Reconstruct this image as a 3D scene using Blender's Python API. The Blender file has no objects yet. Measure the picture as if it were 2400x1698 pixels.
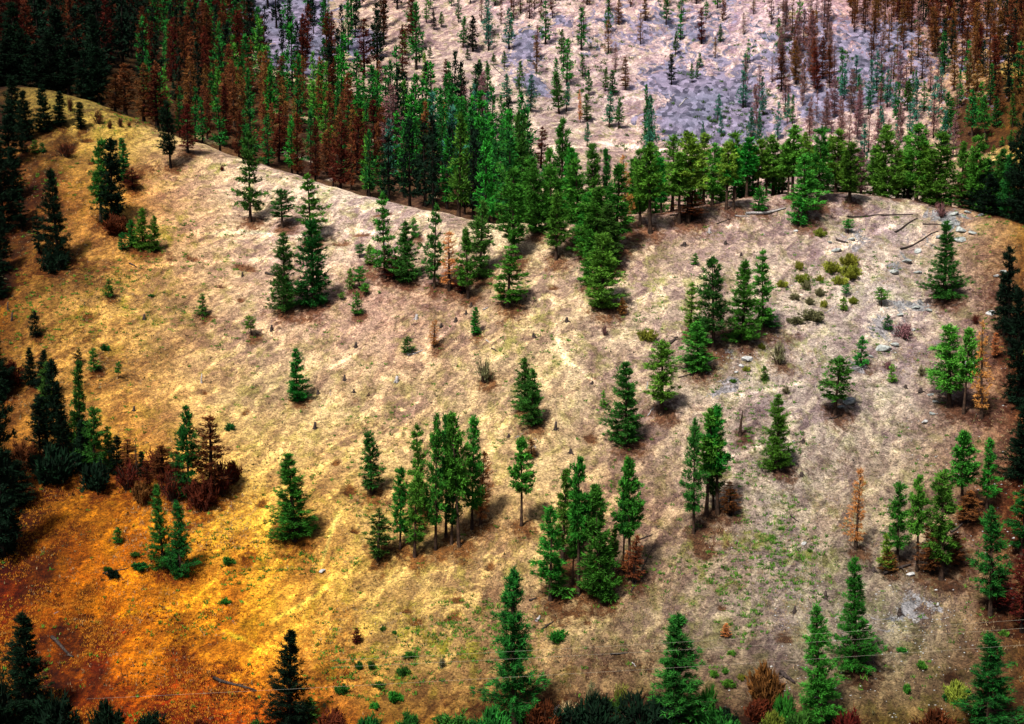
import bpy, math, random
import numpy as np

# ------------------------------------------------------------------ camera, sky, sun, exposure
S = bpy.context.scene
F = 3806.0                       # focal length in photo pixels (photo is 2400 x 1698)
PITCH = math.radians(8.0)
cam_d = bpy.data.cameras.new('camera')
cam = bpy.data.objects.new('camera', cam_d)
S.collection.objects.link(cam)
cam_d.sensor_width = 36.0
cam_d.lens = 36.0 * F / 2400.0
cam_d.clip_start = 1.0
cam_d.clip_end = 6000.0
cam.location = (0, 0, 0)
cam.rotation_euler = (math.radians(90) - PITCH, 0, 0)
S.camera = cam

SUN_EL, SUN_AZ = math.radians(58), math.radians(215)     # azimuth clockwise from +Y: behind and left
world = bpy.data.worlds.new('World'); S.world = world; world.use_nodes = True
wn = world.node_tree.nodes; wl = world.node_tree.links
sky = wn.new('ShaderNodeTexSky'); sky.sky_type = 'NISHITA'; sky.sun_disc = False
sky.sun_elevation = SUN_EL; sky.sun_rotation = SUN_AZ
sky.air_density = 1.0; sky.dust_density = 4.0; sky.ozone_density = 1.0
wl.new(sky.outputs[0], wn['Background'].inputs[0])
wn['Background'].inputs[1].default_value = 0.05
sd = bpy.data.lights.new('sun', 'SUN'); sd.energy = 4.3; sd.angle = math.radians(7); sd.color = (1.0, 0.95, 0.86)
sun = bpy.data.objects.new('sun', sd); S.collection.objects.link(sun)
sun.rotation_euler = (math.radians(90) - SUN_EL, 0, math.pi - SUN_AZ)
S.view_settings.view_transform = 'Standard'; S.view_settings.look = 'None'
S.view_settings.exposure = 0.98; S.view_settings.gamma = 1.0
S.view_settings.use_curve_mapping = False

rng = np.random.default_rng(7)
random.seed(7)
COL = S.collection

# ------------------------------------------------------------------ pixel <-> ray
def slopes(px, py):
    """x/y and z/y of the viewing ray through a photo pixel"""
    xs = (np.asarray(px, float) - 1200.0) / F
    zs = (849.0 - np.asarray(py, float)) / F
    d = math.cos(PITCH) + zs * math.sin(PITCH)
    return xs / d, (-math.sin(PITCH) + zs * math.cos(PITCH)) / d
def to_px(x, y, z):
    c, s = math.cos(PITCH), math.sin(PITCH)
    dep = y * c - z * s
    up = y * s + z * c
    return 1200.0 + F * x / dep, 849.0 - F * up / dep

# ------------------------------------------------------------------ terrain height
KP = np.array([-1500, -600, 0, 150, 300, 600, 900, 1100, 1220, 1486, 1653, 1800, 1957, 2148, 2253, 2400, 3000, 4000.])
RPY = np.array([150, 150, 195, 209, 262, 383, 470, 519, 526, 502, 477, 453, 449, 477, 484, 519, 640, 700.])
RY = np.array([345, 342, 340, 335, 330, 318, 300, 288, 282, 286, 292, 298, 300, 298, 292, 280, 255, 250.])
FP = np.array([-600, 0, 300, 600, 900, 1200, 1500, 1800, 2100, 2400, 3000.])
FAR = [  # (Y, photo row) per column of FP
    ([368, 368, 362, 355, 350, 340, 345, 350, 350, 330, 320], [110, 175, 295, 450, 570, 610, 650, 650, 630, 620, 660]),
    ([430, 430, 430, 430, 430, 450, 480, 480, 470, 430, 430], [40, 90, 150, 230, 330, 360, 395, 400, 400, 390, 400]),
    ([520, 520, 520, 520, 530, 530, 540, 540, 530, 500, 500], [-40, 0, 40, 110, 170, 205, 230, 220, 215, 190, 190]),
    ([620] * 11, [-160, -130, -80, -30, -10, -10, -10, -10, -20, -40, -40]),
    ([760] * 11, [-330] * 11), ([1100] * 11, [-430] * 11), ([2500] * 11, [-440] * 11)]
NA = 700
A_ax = np.linspace(-1.2, 1.2, NA)
Y_ax = np.concatenate([np.arange(-60, 160, 4.0), np.arange(160, 640, 1.0), np.arange(640, 2500, 12.0)])
def build_table():
    T = np.zeros((NA, len(Y_ax)))
    for i, a in enumerate(A_ax):
        px = 1200 + F * a * 0.985
        ry = np.interp(px, KP, RY); rp = np.interp(px, KP, RPY)
        ks = [(-400, -2.0), (-60, -2.0), (2, -2.2), (28, -30.0), (60, -72.0), (115, -84.0)]
        yb = 172.0; ks.append((yb, yb * float(slopes(px, 1698)[1])))
        rz = ry * float(slopes(px, rp)[1]); bz = ks[-1][1]
        m = 0.45; ks.append((yb + m * (ry - yb), bz + m * (rz - bz) - 0.8))
        m = 0.86; ks.append((yb + m * (ry - yb), bz + m * (rz - bz) + 0.6))
        ks.append((ry, rz))
        for Ys, Ps in FAR:
            yy = np.interp(px, FP, Ys); pp = np.interp(px, FP, Ps)
            ks.append((yy, yy * float(slopes(px, pp)[1])))
        X = np.array([k[0] for k in ks]); Z = np.array([k[1] for k in ks])
        h = np.diff(X); dl = np.diff(Z) / h                      # monotone cubic
        D = np.zeros_like(X)
        for k in range(1, len(X) - 1):
            if dl[k - 1] * dl[k] > 0:
                w1 = 2 * h[k] + h[k - 1]; w2 = h[k] + 2 * h[k - 1]
                D[k] = (w1 + w2) / (w1 / dl[k - 1] + w2 / dl[k])
        D[0] = dl[0]; D[-1] = dl[-1]
        j = np.clip(np.searchsorted(X, Y_ax) - 1, 0, len(X) - 2)
        t = (Y_ax - X[j]) / h[j]
        T[i] = ((2 * t**3 - 3 * t**2 + 1) * Z[j] + (t**3 - 2 * t**2 + t) * h[j] * D[j]
                + (-2 * t**3 + 3 * t**2) * Z[j + 1] + (t**3 - t**2) * h[j] * D[j + 1])
    k = np.exp(-0.5 * (np.arange(-9, 10) / 4.0)**2); k /= k.sum()      # smooth across columns
    P = np.pad(T, ((9, 9), (0, 0)), mode='edge')
    return sum(k[n] * P[n:n + NA] for n in range(19))
TAB = build_table()

_lat = np.random.default_rng(3).random((256, 256))
def vnoise(x, y):
    xi = np.floor(x).astype(int); yi = np.floor(y).astype(int); fx = x - xi; fy = y - yi
    fx = fx * fx * (3 - 2 * fx); fy = fy * fy * (3 - 2 * fy)
    g = lambda i, j: _lat[i & 255, j & 255]
    return ((g(xi, yi) * (1 - fx) + g(xi + 1, yi) * fx) * (1 - fy)
            + (g(xi, yi + 1) * (1 - fx) + g(xi + 1, yi + 1) * fx) * fy) - 0.5
def fbm(x, y, s, o=4):
    r = 0; a = 1.0
    for k in range(o):
        r = r + a * vnoise(x / s + 17.3 * k, y / s + 5.1 * k); s *= 0.5; a *= 0.5
    return r

# small pits and scars dug into the hillside: (px, py, half width px, half height px, depth m)
PITS = [(455, 610, 22, 8, .5), (575, 625, 34, 9, .8), (515, 674, 14, 7, .6), (565, 703, 12, 8, .5), (205, 745, 20, 14, .7),
        (800, 572, 26, 9, .6), (845, 550, 24, 6, .4), (480, 920, 9, 7, .5), (574, 965, 12, 9, .6), (160, 345, 26, 22, .9),
        (215, 380, 12, 8, .5), (205, 330, 24, 6, .5), (820, 1150, 24, 18, .8), (786, 1085, 14, 8, .5), (830, 1244, 14, 7, .5),
        (585, 1310, 24, 22, .8), (950, 1433, 22, 5, .6), (975, 1460, 22, 8, .6), (1060, 1450, 36, 9, .7), (1150, 1333, 16, 9, .5),
        (1070, 1405, 24, 10, .5), (1385, 890, 14, 6, .4), (1297, 677, 16, 6, .4), (1378, 1465, 14, 6, .4), (1693, 1424, 14, 7, .5),
        (135, 1420, 30, 8, .7), (205, 1455, 24, 8, .6), (1650, 1290, 40, 22, .3), (1175, 690, 10, 14, .4), (40, 665, 40, 9, .6),
        (100, 640, 30, 7, .6), (812, 1580, 12, 10, .5), (555, 1565, 20, 12, .7), (2085, 1524, 14, 5, .4), (470, 1228, 14, 6, .5),
        (615, 1182, 16, 9, .5), (300, 1610, 24, 12, .6), (510, 1610, 30, 8, .5), (1385, 1030, 20, 14, .3), (900, 505, 30, 5, .3),
        (440, 1235, 20, 8, .4), (2230, 1590, 26, 14, .5), (1840, 1500, 26, 12, .4), (2030, 1610, 20, 10, .4)]
PITW = []
def Hraw(x, y):
    x = np.asarray(x, float); y = np.asarray(y, float)
    a = x / np.maximum(y, 40.0)
    ia = np.clip((a + 1.2) / 2.4 * (NA - 1), 0, NA - 1.001); i0 = ia.astype(int); fa = ia - i0
    jy = np.clip(np.interp(y, Y_ax, np.arange(len(Y_ax))), 0, len(Y_ax) - 1.001); j0 = jy.astype(int); fj = jy - j0
    z = ((TAB[i0, j0] * (1 - fa) + TAB[i0 + 1, j0] * fa) * (1 - fj)
         + (TAB[i0, j0 + 1] * (1 - fa) + TAB[i0 + 1, j0 + 1] * fa) * fj)
    amp = np.clip((y - 60) / 80, 0, 1)
    far = np.clip((y - 320) / 120, 0, 1)
    z = z + amp * (0.9 * fbm(x, y, 26.0, 3) + 0.45 * fbm(x + 90, y, 6.0, 3))
    z = z + amp * (1 - far) * (0.30 * fbm(x * 0.8, y + 31, 2.6, 3) + 0.8 * np.minimum(0, fbm(x + y * 0.5, (y - x * 0.4) * 0.35 + 7, 9.0, 3)))
    z = z + far * (5.0 * fbm(x + 300, y * 0.6, 60.0, 3) + 1.4 * fbm(x, y, 10.0, 3))
    return z
def H(x, y):
    z = Hraw(x, y)
    for (cx, cy, rx, ry, d) in PITW:
        q = ((x - cx) / rx)**2 + ((y - cy) / ry)**2
        z = z - d * np.exp(-q) + 0.45 * d * np.exp(-((x - cx) / (rx * 1.3))**2 - ((y - cy + ry * 1.5) / ry)**2)
    return z
def cast(px, py, y0=150.0, fn=Hraw, ymax=900.0):
    """where the ray through a photo pixel meets the ground"""
    a, b = slopes(px, py)
    ys = np.arange(y0, ymax, 0.5)
    hit = np.nonzero(fn(a * ys, ys) >= b * ys)[0]
    y = ys[hit[0]] if len(hit) else ymax
    return float(a * y), float(y)
for (px, py, w, h, d) in PITS:
    x, y = cast(px, py); m = y / F
    PITW.append((x, y, w * m * 0.9, max(h * m * 2.0, 0.6), d))
def ridge_y(px): return float(np.interp(px, KP, RY))
def ground_at(px, py=None, dy=None):
    if dy is not None:
        y = ridge_y(px) + dy; x = float(slopes(px, 450)[0]) * y
    else:
        x, y = cast(px, py)
    return x, y, float(H(np.array([x]), np.array([y]))[0])

# ------------------------------------------------------------------ materials
def srgb(c):
    return tuple(((v / 255.0) / 12.92 if v / 255.0 <= 0.04045 else ((v / 255.0 + 0.055) / 1.055)**2.4) for v in c)
class Nodes:
    def __init__(s, name):
        s.m = bpy.data.materials.new(name); s.m.use_nodes = True
        s.n = s.m.node_tree.nodes; s.l = s.m.node_tree.links
        s.b = s.n['Principled BSDF']; s.b.inputs['Roughness'].default_value = 0.95
        s.b.inputs['Specular IOR Level'].default_value = 0.1
    def new(s, t, **k):
        n = s.n.new(t)
        for a, v in k.items(): setattr(n, a, v)
        return n
    def noise(s, scale, detail=3, rough=0.6, vec=None, dist=0):
        n = s.new('ShaderNodeTexNoise'); n.inputs['Scale'].default_value = scale
        n.inputs['Detail'].default_value = detail; n.inputs['Roughness'].default_value = rough
        n.inputs['Distortion'].default_value = dist
        if vec is not None: s.l.new(vec, n.inputs['Vector'])
        return n.outputs['Fac']
    def ramp(s, f, pts):
        r = s.new('ShaderNodeValToRGB'); e = r.color_ramp.elements
        while len(e) < len(pts): e.new(0.5)
        for k, (p, c) in enumerate(pts):
            e[k].position = p; e[k].color = (c, c, c, 1) if isinstance(c, (int, float)) else tuple(c) + (1,)
        s.l.new(f, r.inputs[0]); return r.outputs[0]
    def mix(s, f, a, b, mode='MIX'):
        m = s.new('ShaderNodeMix', data_type='RGBA', blend_type=mode)
        for sock, v in ((m.inputs[0], f), (m.inputs[6], a), (m.inputs[7], b)):
            if isinstance(v, (int, float)): sock.default_value = v
            elif isinstance(v, tuple): sock.default_value = v + (1,) if len(v) == 3 else v
            else: s.l.new(v, sock)
        return m.outputs[2]
    def math(s, op, a, b=0.0):
        m = s.new('ShaderNodeMath', operation=op)
        for sock, v in ((m.inputs[0], a), (m.inputs[1], b)):
            if isinstance(v, (int, float)): sock.default_value = v
            else: s.l.new(v, sock)
        return m.outputs[0]
    def color(s, c): s.l.new(c, s.b.inputs['Base Color'])
    def bump(s, h, strength=0.5, dist=0.1):
        b = s.new('ShaderNodeBump'); b.inputs['Strength'].default_value = strength
        b.inputs['Distance'].default_value = dist
        s.l.new(h, b.inputs['Height']); s.l.new(b.outputs[0], s.b.inputs['Normal'])

def ground_material(name, r0, r1, rs):
    g = Nodes(name)
    pos = g.new('ShaderNodeNewGeometry').outputs['Position']
    def att(n):
        a = g.new('ShaderNodeAttribute'); a.attribute_name = n; return a
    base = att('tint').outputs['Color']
    scr = att('scree').outputs['Fac']; soil_vignette = att('soil_vignette').outputs['Fac']; grn = att('green').outputs['Fac']
    # slope-following stretch so that grass lies in short streaks
    mp = g.new('ShaderNodeMapping'); mp.inputs['Scale'].default_value = (1.0, 0.5, 1.0); g.l.new(pos, mp.inputs[0])
    v = mp.outputs[0]
    vr = g.new('ShaderNodeVectorRotate', rotation_type='Z_AXIS'); vr.inputs['Angle'].default_value = 0.42; g.l.new(pos, vr.inputs[0])
    mp2 = g.new('ShaderNodeMapping'); mp2.inputs['Scale'].default_value = (1.0, 0.22, 1.0); g.l.new(vr.outputs[0], mp2.inputs[0])
    n1 = g.noise(0.085, 6, 0.68, v, 0.6); n2 = g.noise(1.1, 6, 0.8, pos, 0.3); n3 = g.noise(4.0, 5, 0.8, pos, 0.3)
    n4 = g.noise(0.36, 6, 0.68, mp2.outputs[0], 0.8)
    # broad patches: straw, mauve litter, green flush
    c = g.mix(g.ramp(n1, [(0.42, 0.0), (0.57, 0.95)]), base, g.mix(1.0, base, (0.60, 0.53, 0.64), 'MULTIPLY'))
    c = g.mix(g.ramp(n4, [(0.48, 0.0), (0.60, 0.9)]), c, g.mix(1.0, base, (1.48, 1.46, 1.36), 'MULTIPLY'))
    gn = g.noise(0.33, 5, 0.75, v, 0.3)
    gm = g.math('MULTIPLY', g.ramp(gn, [(0.50, 0.0), (0.62, 1.0)]), g.math('MULTIPLY_ADD', grn, 0.75))
    c = g.mix(g.math('MINIMUM', gm, 1.0), c, g.mix(1.0, base, (0.50, 0.66, 0.22), 'MULTIPLY'))
    sn = g.noise(1.1, 5, 0.75, v, 0.5)
    sm = g.ramp(g.math('ADD', g.math('MULTIPLY', soil_vignette, 0.58), g.math('MULTIPLY', g.math('SUBTRACT', sn, 0.5), 1.5)), [(0.16, 0.0), (0.50, 1.0)])
    c = g.mix(sm, c, g.mix(1.0, base, (0.30, 0.185, 0.135), 'MULTIPLY'))
    # worn, darker patches a few metres across, running with the slope
    pn = g.noise(0.27, 6, 0.72, mp2.outputs[0], 1.2)
    c = g.mix(g.ramp(pn, [(0.46, 0.0), (0.58, 0.9)]), c, g.mix(1.0, c, (0.56, 0.50, 0.54), 'MULTIPLY'))
    # tuft-sized speckle
    c = g.mix(0.95, c, g.ramp(n2, [(0.34, 0.28), (0.45, 0.76), (0.55, 1.15), (0.66, 1.55)]), 'MULTIPLY')
    c = g.mix(0.95, c, g.ramp(n3, [(0.36, 0.05), (0.45, 0.75), (0.55, 1.15), (0.66, 1.8)]), 'MULTIPLY')
    # scree
    vo = g.new('ShaderNodeTexVoronoi'); vo.inputs['Scale'].default_value = rs; g.l.new(v, vo.inputs['Vector'])
    rock = g.mix(vo.outputs['Color'], r0, r1)
    rock = g.mix(g.ramp(g.noise(0.07, 3, 0.6, v), [(0.38, 0.0), (0.6, 1.0)]), rock, g.mix(1.0, rock, (1.45, 1.25, 1.25), 'MULTIPLY'))
    rock = g.mix(0.9, rock, g.ramp(n3, [(0.36, 0.15), (0.62, 1.8)]), 'MULTIPLY')
    sc = g.ramp(g.math('ADD', scr, g.math('MULTIPLY', g.math('SUBTRACT', g.noise(0.2, 6, 0.78, v, 1.0), 0.5), 2.4)), [(0.42, 0.0), (0.52, 1.0)])
    c = g.mix(sc, c, rock)
    g.color(c)
    hgt = g.math('ADD', g.math('MULTIPLY', n2, 0.7), g.math('MULTIPLY', n3, 0.35))
    g.bump(hgt, 1.0, 0.55)
    return g.m

def foliage(name, dark, light, trans=0.25, hue=0.03):
    g = Nodes(name)
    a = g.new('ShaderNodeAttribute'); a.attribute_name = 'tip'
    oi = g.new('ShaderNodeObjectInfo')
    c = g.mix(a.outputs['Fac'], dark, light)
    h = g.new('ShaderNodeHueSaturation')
    g.l.new(c, h.inputs['Color'])
    g.l.new(g.math('MULTIPLY_ADD', oi.outputs['Random'], 2 * hue), h.inputs['Hue'])
    h.inputs['Hue'].default_value = 0.5
    hm = g.math('ADD', g.math('MULTIPLY', oi.outputs['Random'], 2 * hue), 0.5 - hue); g.l.new(hm, h.inputs['Hue'])
    r2 = g.math('FRACT', g.math('MULTIPLY', oi.outputs['Random'], 7.31))
    g.l.new(g.math('ADD', g.math('MULTIPLY', r2, 0.5), 0.75), h.inputs['Value'])
    g.color(h.outputs[0])
    t = g.new('ShaderNodeBsdfTranslucent'); g.l.new(h.outputs[0], t.inputs[0])
    mx = g.new('ShaderNodeMixShader'); mx.inputs[0].default_value = trans * 0.5
    out = [n for n in g.n if n.type == 'OUTPUT_MATERIAL'][0]
    g.l.new(g.b.outputs[0], mx.inputs[1]); g.l.new(t.outputs[0], mx.inputs[2]); g.l.new(mx.outputs[0], out.inputs[0])
    return g.m
def bark(name, a, b, scale=2.0):
    g = Nodes(name)
    pos = g.new('ShaderNodeNewGeometry').outputs['Position']
    n = g.noise(scale, 4, 0.7, pos)
    g.color(g.mix(g.ramp(n, [(0.35, 0.0), (0.65, 1.0)]), a, b)); g.bump(n, 0.6, 0.1)
    return g.m
M = {
    'G': foliage('pine needles mid green', (0.003, 0.024, 0.002), (0.070, 0.290, 0.026)),
    'B': foliage('pine needles bright green', (0.005, 0.042, 0.005), (0.110, 0.390, 0.040)),
    'O': foliage('pine needles olive green', (0.018, 0.066, 0.006), (0.160, 0.360, 0.035)),
    'D': foliage('pine needles dark green', (0.002, 0.015, 0.003), (0.045, 0.200, 0.024)),
    'K': foliage('pine needles blackish green', (0.001, 0.004, 0.002), (0.004, 0.020, 0.007), 0.1, 0.01),  # dark corners and edges of the view put into the needle colour
    'T': foliage('pine needles blue green', (0.008, 0.050, 0.028), (0.060, 0.230, 0.130)),  # bluish haze of the far slope put into the needle colour
    'R': foliage('dead needles rust', (0.036, 0.012, 0.004), (0.260, 0.095, 0.026), 0.2, 0.02),
    'r': foliage('dead needles deep brown', (0.018, 0.004, 0.002), (0.130, 0.026, 0.009), 0.2, 0.02),
    'A': foliage('dead needles amber', (0.260, 0.080, 0.016), (0.850, 0.370, 0.120), 0.3, 0.015),
    'P': foliage('dead twigs mauve brown', (0.070, 0.030, 0.034), (0.300, 0.140, 0.140), 0.2, 0.02),
    'Y': foliage('shrub leaves yellow green', (0.060, 0.075, 0.008), (0.300, 0.330, 0.040), 0.3, 0.02),
    'S': foliage('shrub twigs grey olive', (0.050, 0.050, 0.022), (0.240, 0.230, 0.110), 0.2, 0.02),
    'Y2': foliage('weeds fresh green', (0.020, 0.070, 0.008), (0.130, 0.300, 0.030), 0.3, 0.02),
    'AG': foliage('grass amber', (0.220, 0.080, 0.006), (0.800, 0.380, 0.030), 0.3, 0.02),  # warm vignette cast of the lower left carried into the tufts
    'W': foliage('grass pale straw', (0.200, 0.130, 0.055), (0.620, 0.480, 0.250), 0.3, 0.02),
    'bark': bark('bark dark brown', (0.010, 0.007, 0.006), (0.060, 0.034, 0.022)),
    'bark_grey': bark('bark weathered grey', (0.05, 0.04, 0.042), (0.20, 0.155, 0.15)),
    'bark_black': bark('bark near black', (0.003, 0.002, 0.002), (0.014, 0.008, 0.006)),  # edge pines get the vignette's darkness in their bark colour
    'log_pale': bark('fallen wood pale', (0.12, 0.11, 0.11), (0.45, 0.42, 0.42), 4.0),
    'log_dark': bark('fallen wood dark', (0.008, 0.006, 0.006), (0.06, 0.045, 0.04), 4.0),
    'rock': bark('rock blue grey', (0.07, 0.08, 0.085), (0.38, 0.40, 0.38), 1.6),
    'rock_white': bark('rock pale', (0.16, 0.16, 0.16), (0.45, 0.45, 0.45), 3.0),
    'wire': bark('cable aluminium', (0.30, 0.28, 0.22), (0.42, 0.38, 0.30), 1.0),
}

# ------------------------------------------------------------------ mesh helpers
def mesh_np(name, V, Fc, mat=None, att=None, smooth=False):
    """V (n,3); Fc (m,k) faces all of one size; att {name: per-vertex float or colour}"""
    me = bpy.data.meshes.new(name)
    V = np.asarray(V, np.float32); Fc = np.asarray(Fc, np.int32); m, k = Fc.shape
    me.vertices.add(len(V)); me.vertices.foreach_set('co', V.ravel())
    me.loops.add(m * k); me.loops.foreach_set('vertex_index', Fc.ravel())
    me.polygons.add(m); me.polygons.foreach_set('loop_start', np.arange(0, m * k, k, dtype=np.int32))
    me.polygons.foreach_set('loop_total', np.full(m, k, np.int32))
    if smooth: me.polygons.foreach_set('use_smooth', np.ones(m, bool))
    me.update(calc_edges=True)
    for n, v in (att or {}).items():
        if v.ndim == 1:
            a = me.attributes.new(n, 'FLOAT', 'POINT'); a.data.foreach_set('value', v.astype(np.float32))
        else:
            a = me.attributes.new(n, 'FLOAT_COLOR', 'POINT')
            a.data.foreach_set('color', np.c_[v, np.ones(len(v))].astype(np.float32).ravel())
    if mat: me.materials.append(mat)
    return me
def link(name, me, parent=None):
    o = bpy.data.objects.new(name, me); COL.objects.link(o)
    if parent is not None: o.parent = parent
    return o
def tag(o, label, cat, group=None, kind=None):
    if kind: o['kind'] = kind
    if label: o['label'] = label
    if cat: o['category'] = cat
    if group: o['group'] = group
    return o

class Sticks:
    """tapered tubes collected into one mesh"""
    def __init__(s, n=6): s.V = []; s.F = []; s.k = 0; s.n = n
    def tube(s, pts, rad, n=None):
        n = n or s.n; pts = np.asarray(pts, float); K = len(pts)
        ang = np.linspace(0, 2 * math.pi, n, endpoint=False)
        d = np.gradient(pts, axis=0); d /= np.linalg.norm(d, axis=1)[:, None] + 1e-9
        ref = np.where(np.abs(d[:, 2:3]) > 0.8, np.array([[1.0, 0, 0]]), np.array([[0, 0, 1.0]]))
        u = np.cross(d, ref); u /= np.linalg.norm(u, axis=1)[:, None] + 1e-9; w = np.cross(d, u)
        r = np.asarray(rad, float)[:, None, None]
        ring = pts[:, None] + r * (np.cos(ang)[None, :, None] * u[:, None] + np.sin(ang)[None, :, None] * w[:, None])
        s.V.append(ring.reshape(-1, 3))
        i = np.arange(K - 1)[:, None] * n; j = np.arange(n)[None]; j2 = (j + 1) % n
        q = np.stack([i + j, i + j2, i + n + j2, i + n + j], -1).reshape(-1, 4) + s.k
        s.F.append(q)
        if n == 6 or n == 8:                                   # closed ends, as quads
            for e in (0, K - 1):
                b = s.k + e * n
                s.F.append(np.array([[b, b + 1, b + 2, b + 3], [b, b + 3, b + 4, b + 5]] if n == 6 else
                                    [[b, b + 1, b + 2, b + 3], [b, b + 3, b + 4, b + 7], [b + 4, b + 5, b + 6, b + 7]]))
        s.k += K * n
    def mesh(s, name, mat): return mesh_np(name, np.concatenate(s.V), np.concatenate(s.F), mat, smooth=True)

def blades(C, Dr, n, ln, wd, spread, R, up=0.25):
    """n needle sprays round each centre C heading along Dr; returns triangles and the tip attribute"""
    m = len(C); N = m * n
    c = np.repeat(C, n, 0) + R.normal(0, 0.27, (N, 3)) * ln
    d = np.repeat(Dr, n, 0) + R.normal(0, spread, (N, 3)); d[:, 2] += up
    d /= np.linalg.norm(d, axis=1)[:, None] + 1e-9
    side = np.cross(d, R.normal(0, 1, (N, 3))); side /= np.linalg.norm(side, axis=1)[:, None] + 1e-9
    L = ln * R.uniform(0.6, 1.25, (N, 1)); Wd = wd * R.uniform(0.7, 1.3, (N, 1))
    a = c - side * Wd; b = c + side * Wd; t = c + d * L
    V = np.stack([a, b, t], 1).reshape(-1, 3)
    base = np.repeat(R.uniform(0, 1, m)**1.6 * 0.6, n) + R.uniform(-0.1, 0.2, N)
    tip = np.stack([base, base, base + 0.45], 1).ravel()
    return V, np.clip(tip, 0, 1)

def make_tree(seed, Ht=12.0, R0=2.2, bare=0.1, whorls=26, per=6, clumps=5, nb=12, ln=0.42, wd=0.075,
              gap=0.15, power=0.62, droop=0.1, lean=0.0, flat=0.0, twiggy=False, limbs=True):
    R = np.random.default_rng(seed)
    st = Sticks(6)
    K = 8; tz = np.linspace(0, 1, K)
    wob = np.cumsum(R.normal(0, 0.045, (K, 2)), 0) * tz[:, None] + lean * tz[:, None]**2 * np.array([[1.0, 0.2]])
    tp = np.c_[wob, tz * Ht]; tr = 0.018 * Ht * (1 - tz)**0.8 + 0.02; tr[0] *= 1.3
    st.tube(np.vstack([tp[0] - [0, 0, 0.8], tp]), np.r_[tr[0] * 1.15, tr])
    C = []; D = []
    ecc = R.uniform(0, 2 * math.pi); eamt = R.uniform(0.1, 0.35)
    for i in range(whorls):
        t = (i + R.uniform(-0.4, 0.4)) / whorls; t = min(max(t, 0), 0.985)
        z = Ht * (bare + (1 - bare) * t)
        env = (1 - t)**power * (0.62 + 0.38 * min(1, t / 0.16)) * R.uniform(0.62, 1.2)
        if flat: env = (1 - t**2.2) ** 0.6 * (0.45 + 0.55 * min(1, t / 0.4)) * R.uniform(0.8, 1.1)
        px = np.interp(z, tp[:, 2], tp[:, 0]); py = np.interp(z, tp[:, 2], tp[:, 1])
        k = max(3, int(per * (0.6 + 0.5 * (1 - t)) + R.integers(0, 2)))
        a0 = R.uniform(0, 6.28)
        for j in range(k):
            if R.random() < gap: continue
            az = a0 + j * 2 * math.pi / k + R.normal(0, 0.3)
            if math.sin(az * 1.0 + 5.0 * t * 3.1 + ecc * 3) > 0.90: continue
            L = R0 * env * R.uniform(0.45, 1.15) * (1 + eamt * math.cos(az - ecc)) + 0.18
            el = -droop + 0.75 * t + R.normal(0, 0.12)
            dirv = np.array([math.cos(az) * math.cos(el), math.sin(az) * math.cos(el), math.sin(el)])
            o = np.array([px, py, z]); e1 = o + dirv * L * 0.6; e2 = e1 + (dirv + [0, 0, 0.22]) * L * 0.42
            if limbs and (L > 0.5 or twiggy):
                r = 0.010 * L + 0.013 + (0.004 if twiggy else 0)
                st.tube(np.array([o, e1, e2]), [r * 1.6, r, r * 0.5], 3)
                if twiggy:
                    for q in range(3):
                        f = R.uniform(0.35, 1.0); p = o + dirv * L * f
                        dv = dirv + R.normal(0, 0.6, 3); st.tube(np.array([p, p + dv * L * 0.22, p + dv * L * 0.42]), [r * 0.8, r * 0.6, r * 0.4], 3)
            nc = max(1, int(round(clumps * (0.35 + 0.75 * L / R0))))
            for q in range(nc):
                f = 0.25 + 0.8 * (q + R.uniform(0.2, 1.0)) / nc
                p = (o + (e1 - o) * f / 0.6) if f < 0.6 else (e1 + (e2 - e1) * (f - 0.6) / 0.42)
                sidev = np.array([-math.sin(az), math.cos(az), 0]) * R.normal(0, 0.17) * L * f
                C.append(p + sidev + R.normal(0, 0.07, 3)); D.append(dirv * 0.8 + sidev * 0.8)
    top = tp[-1]
    for q in range(3): C.append(top - [0, 0, 0.25 * q]); D.append(np.array([0, 0, 1.0]))
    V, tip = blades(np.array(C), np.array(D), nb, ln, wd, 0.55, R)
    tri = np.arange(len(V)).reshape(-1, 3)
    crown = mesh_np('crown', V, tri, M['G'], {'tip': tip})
    trunk = st.mesh('trunk', M['bark'])
    r95 = np.percentile(np.hypot(V[:, 0] - np.interp(V[:, 2], tp[:, 2], tp[:, 0]), V[:, 1]), 96)
    return dict(trunk=trunk, crown=crown, H=Ht, W=2 * r95)

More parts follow.
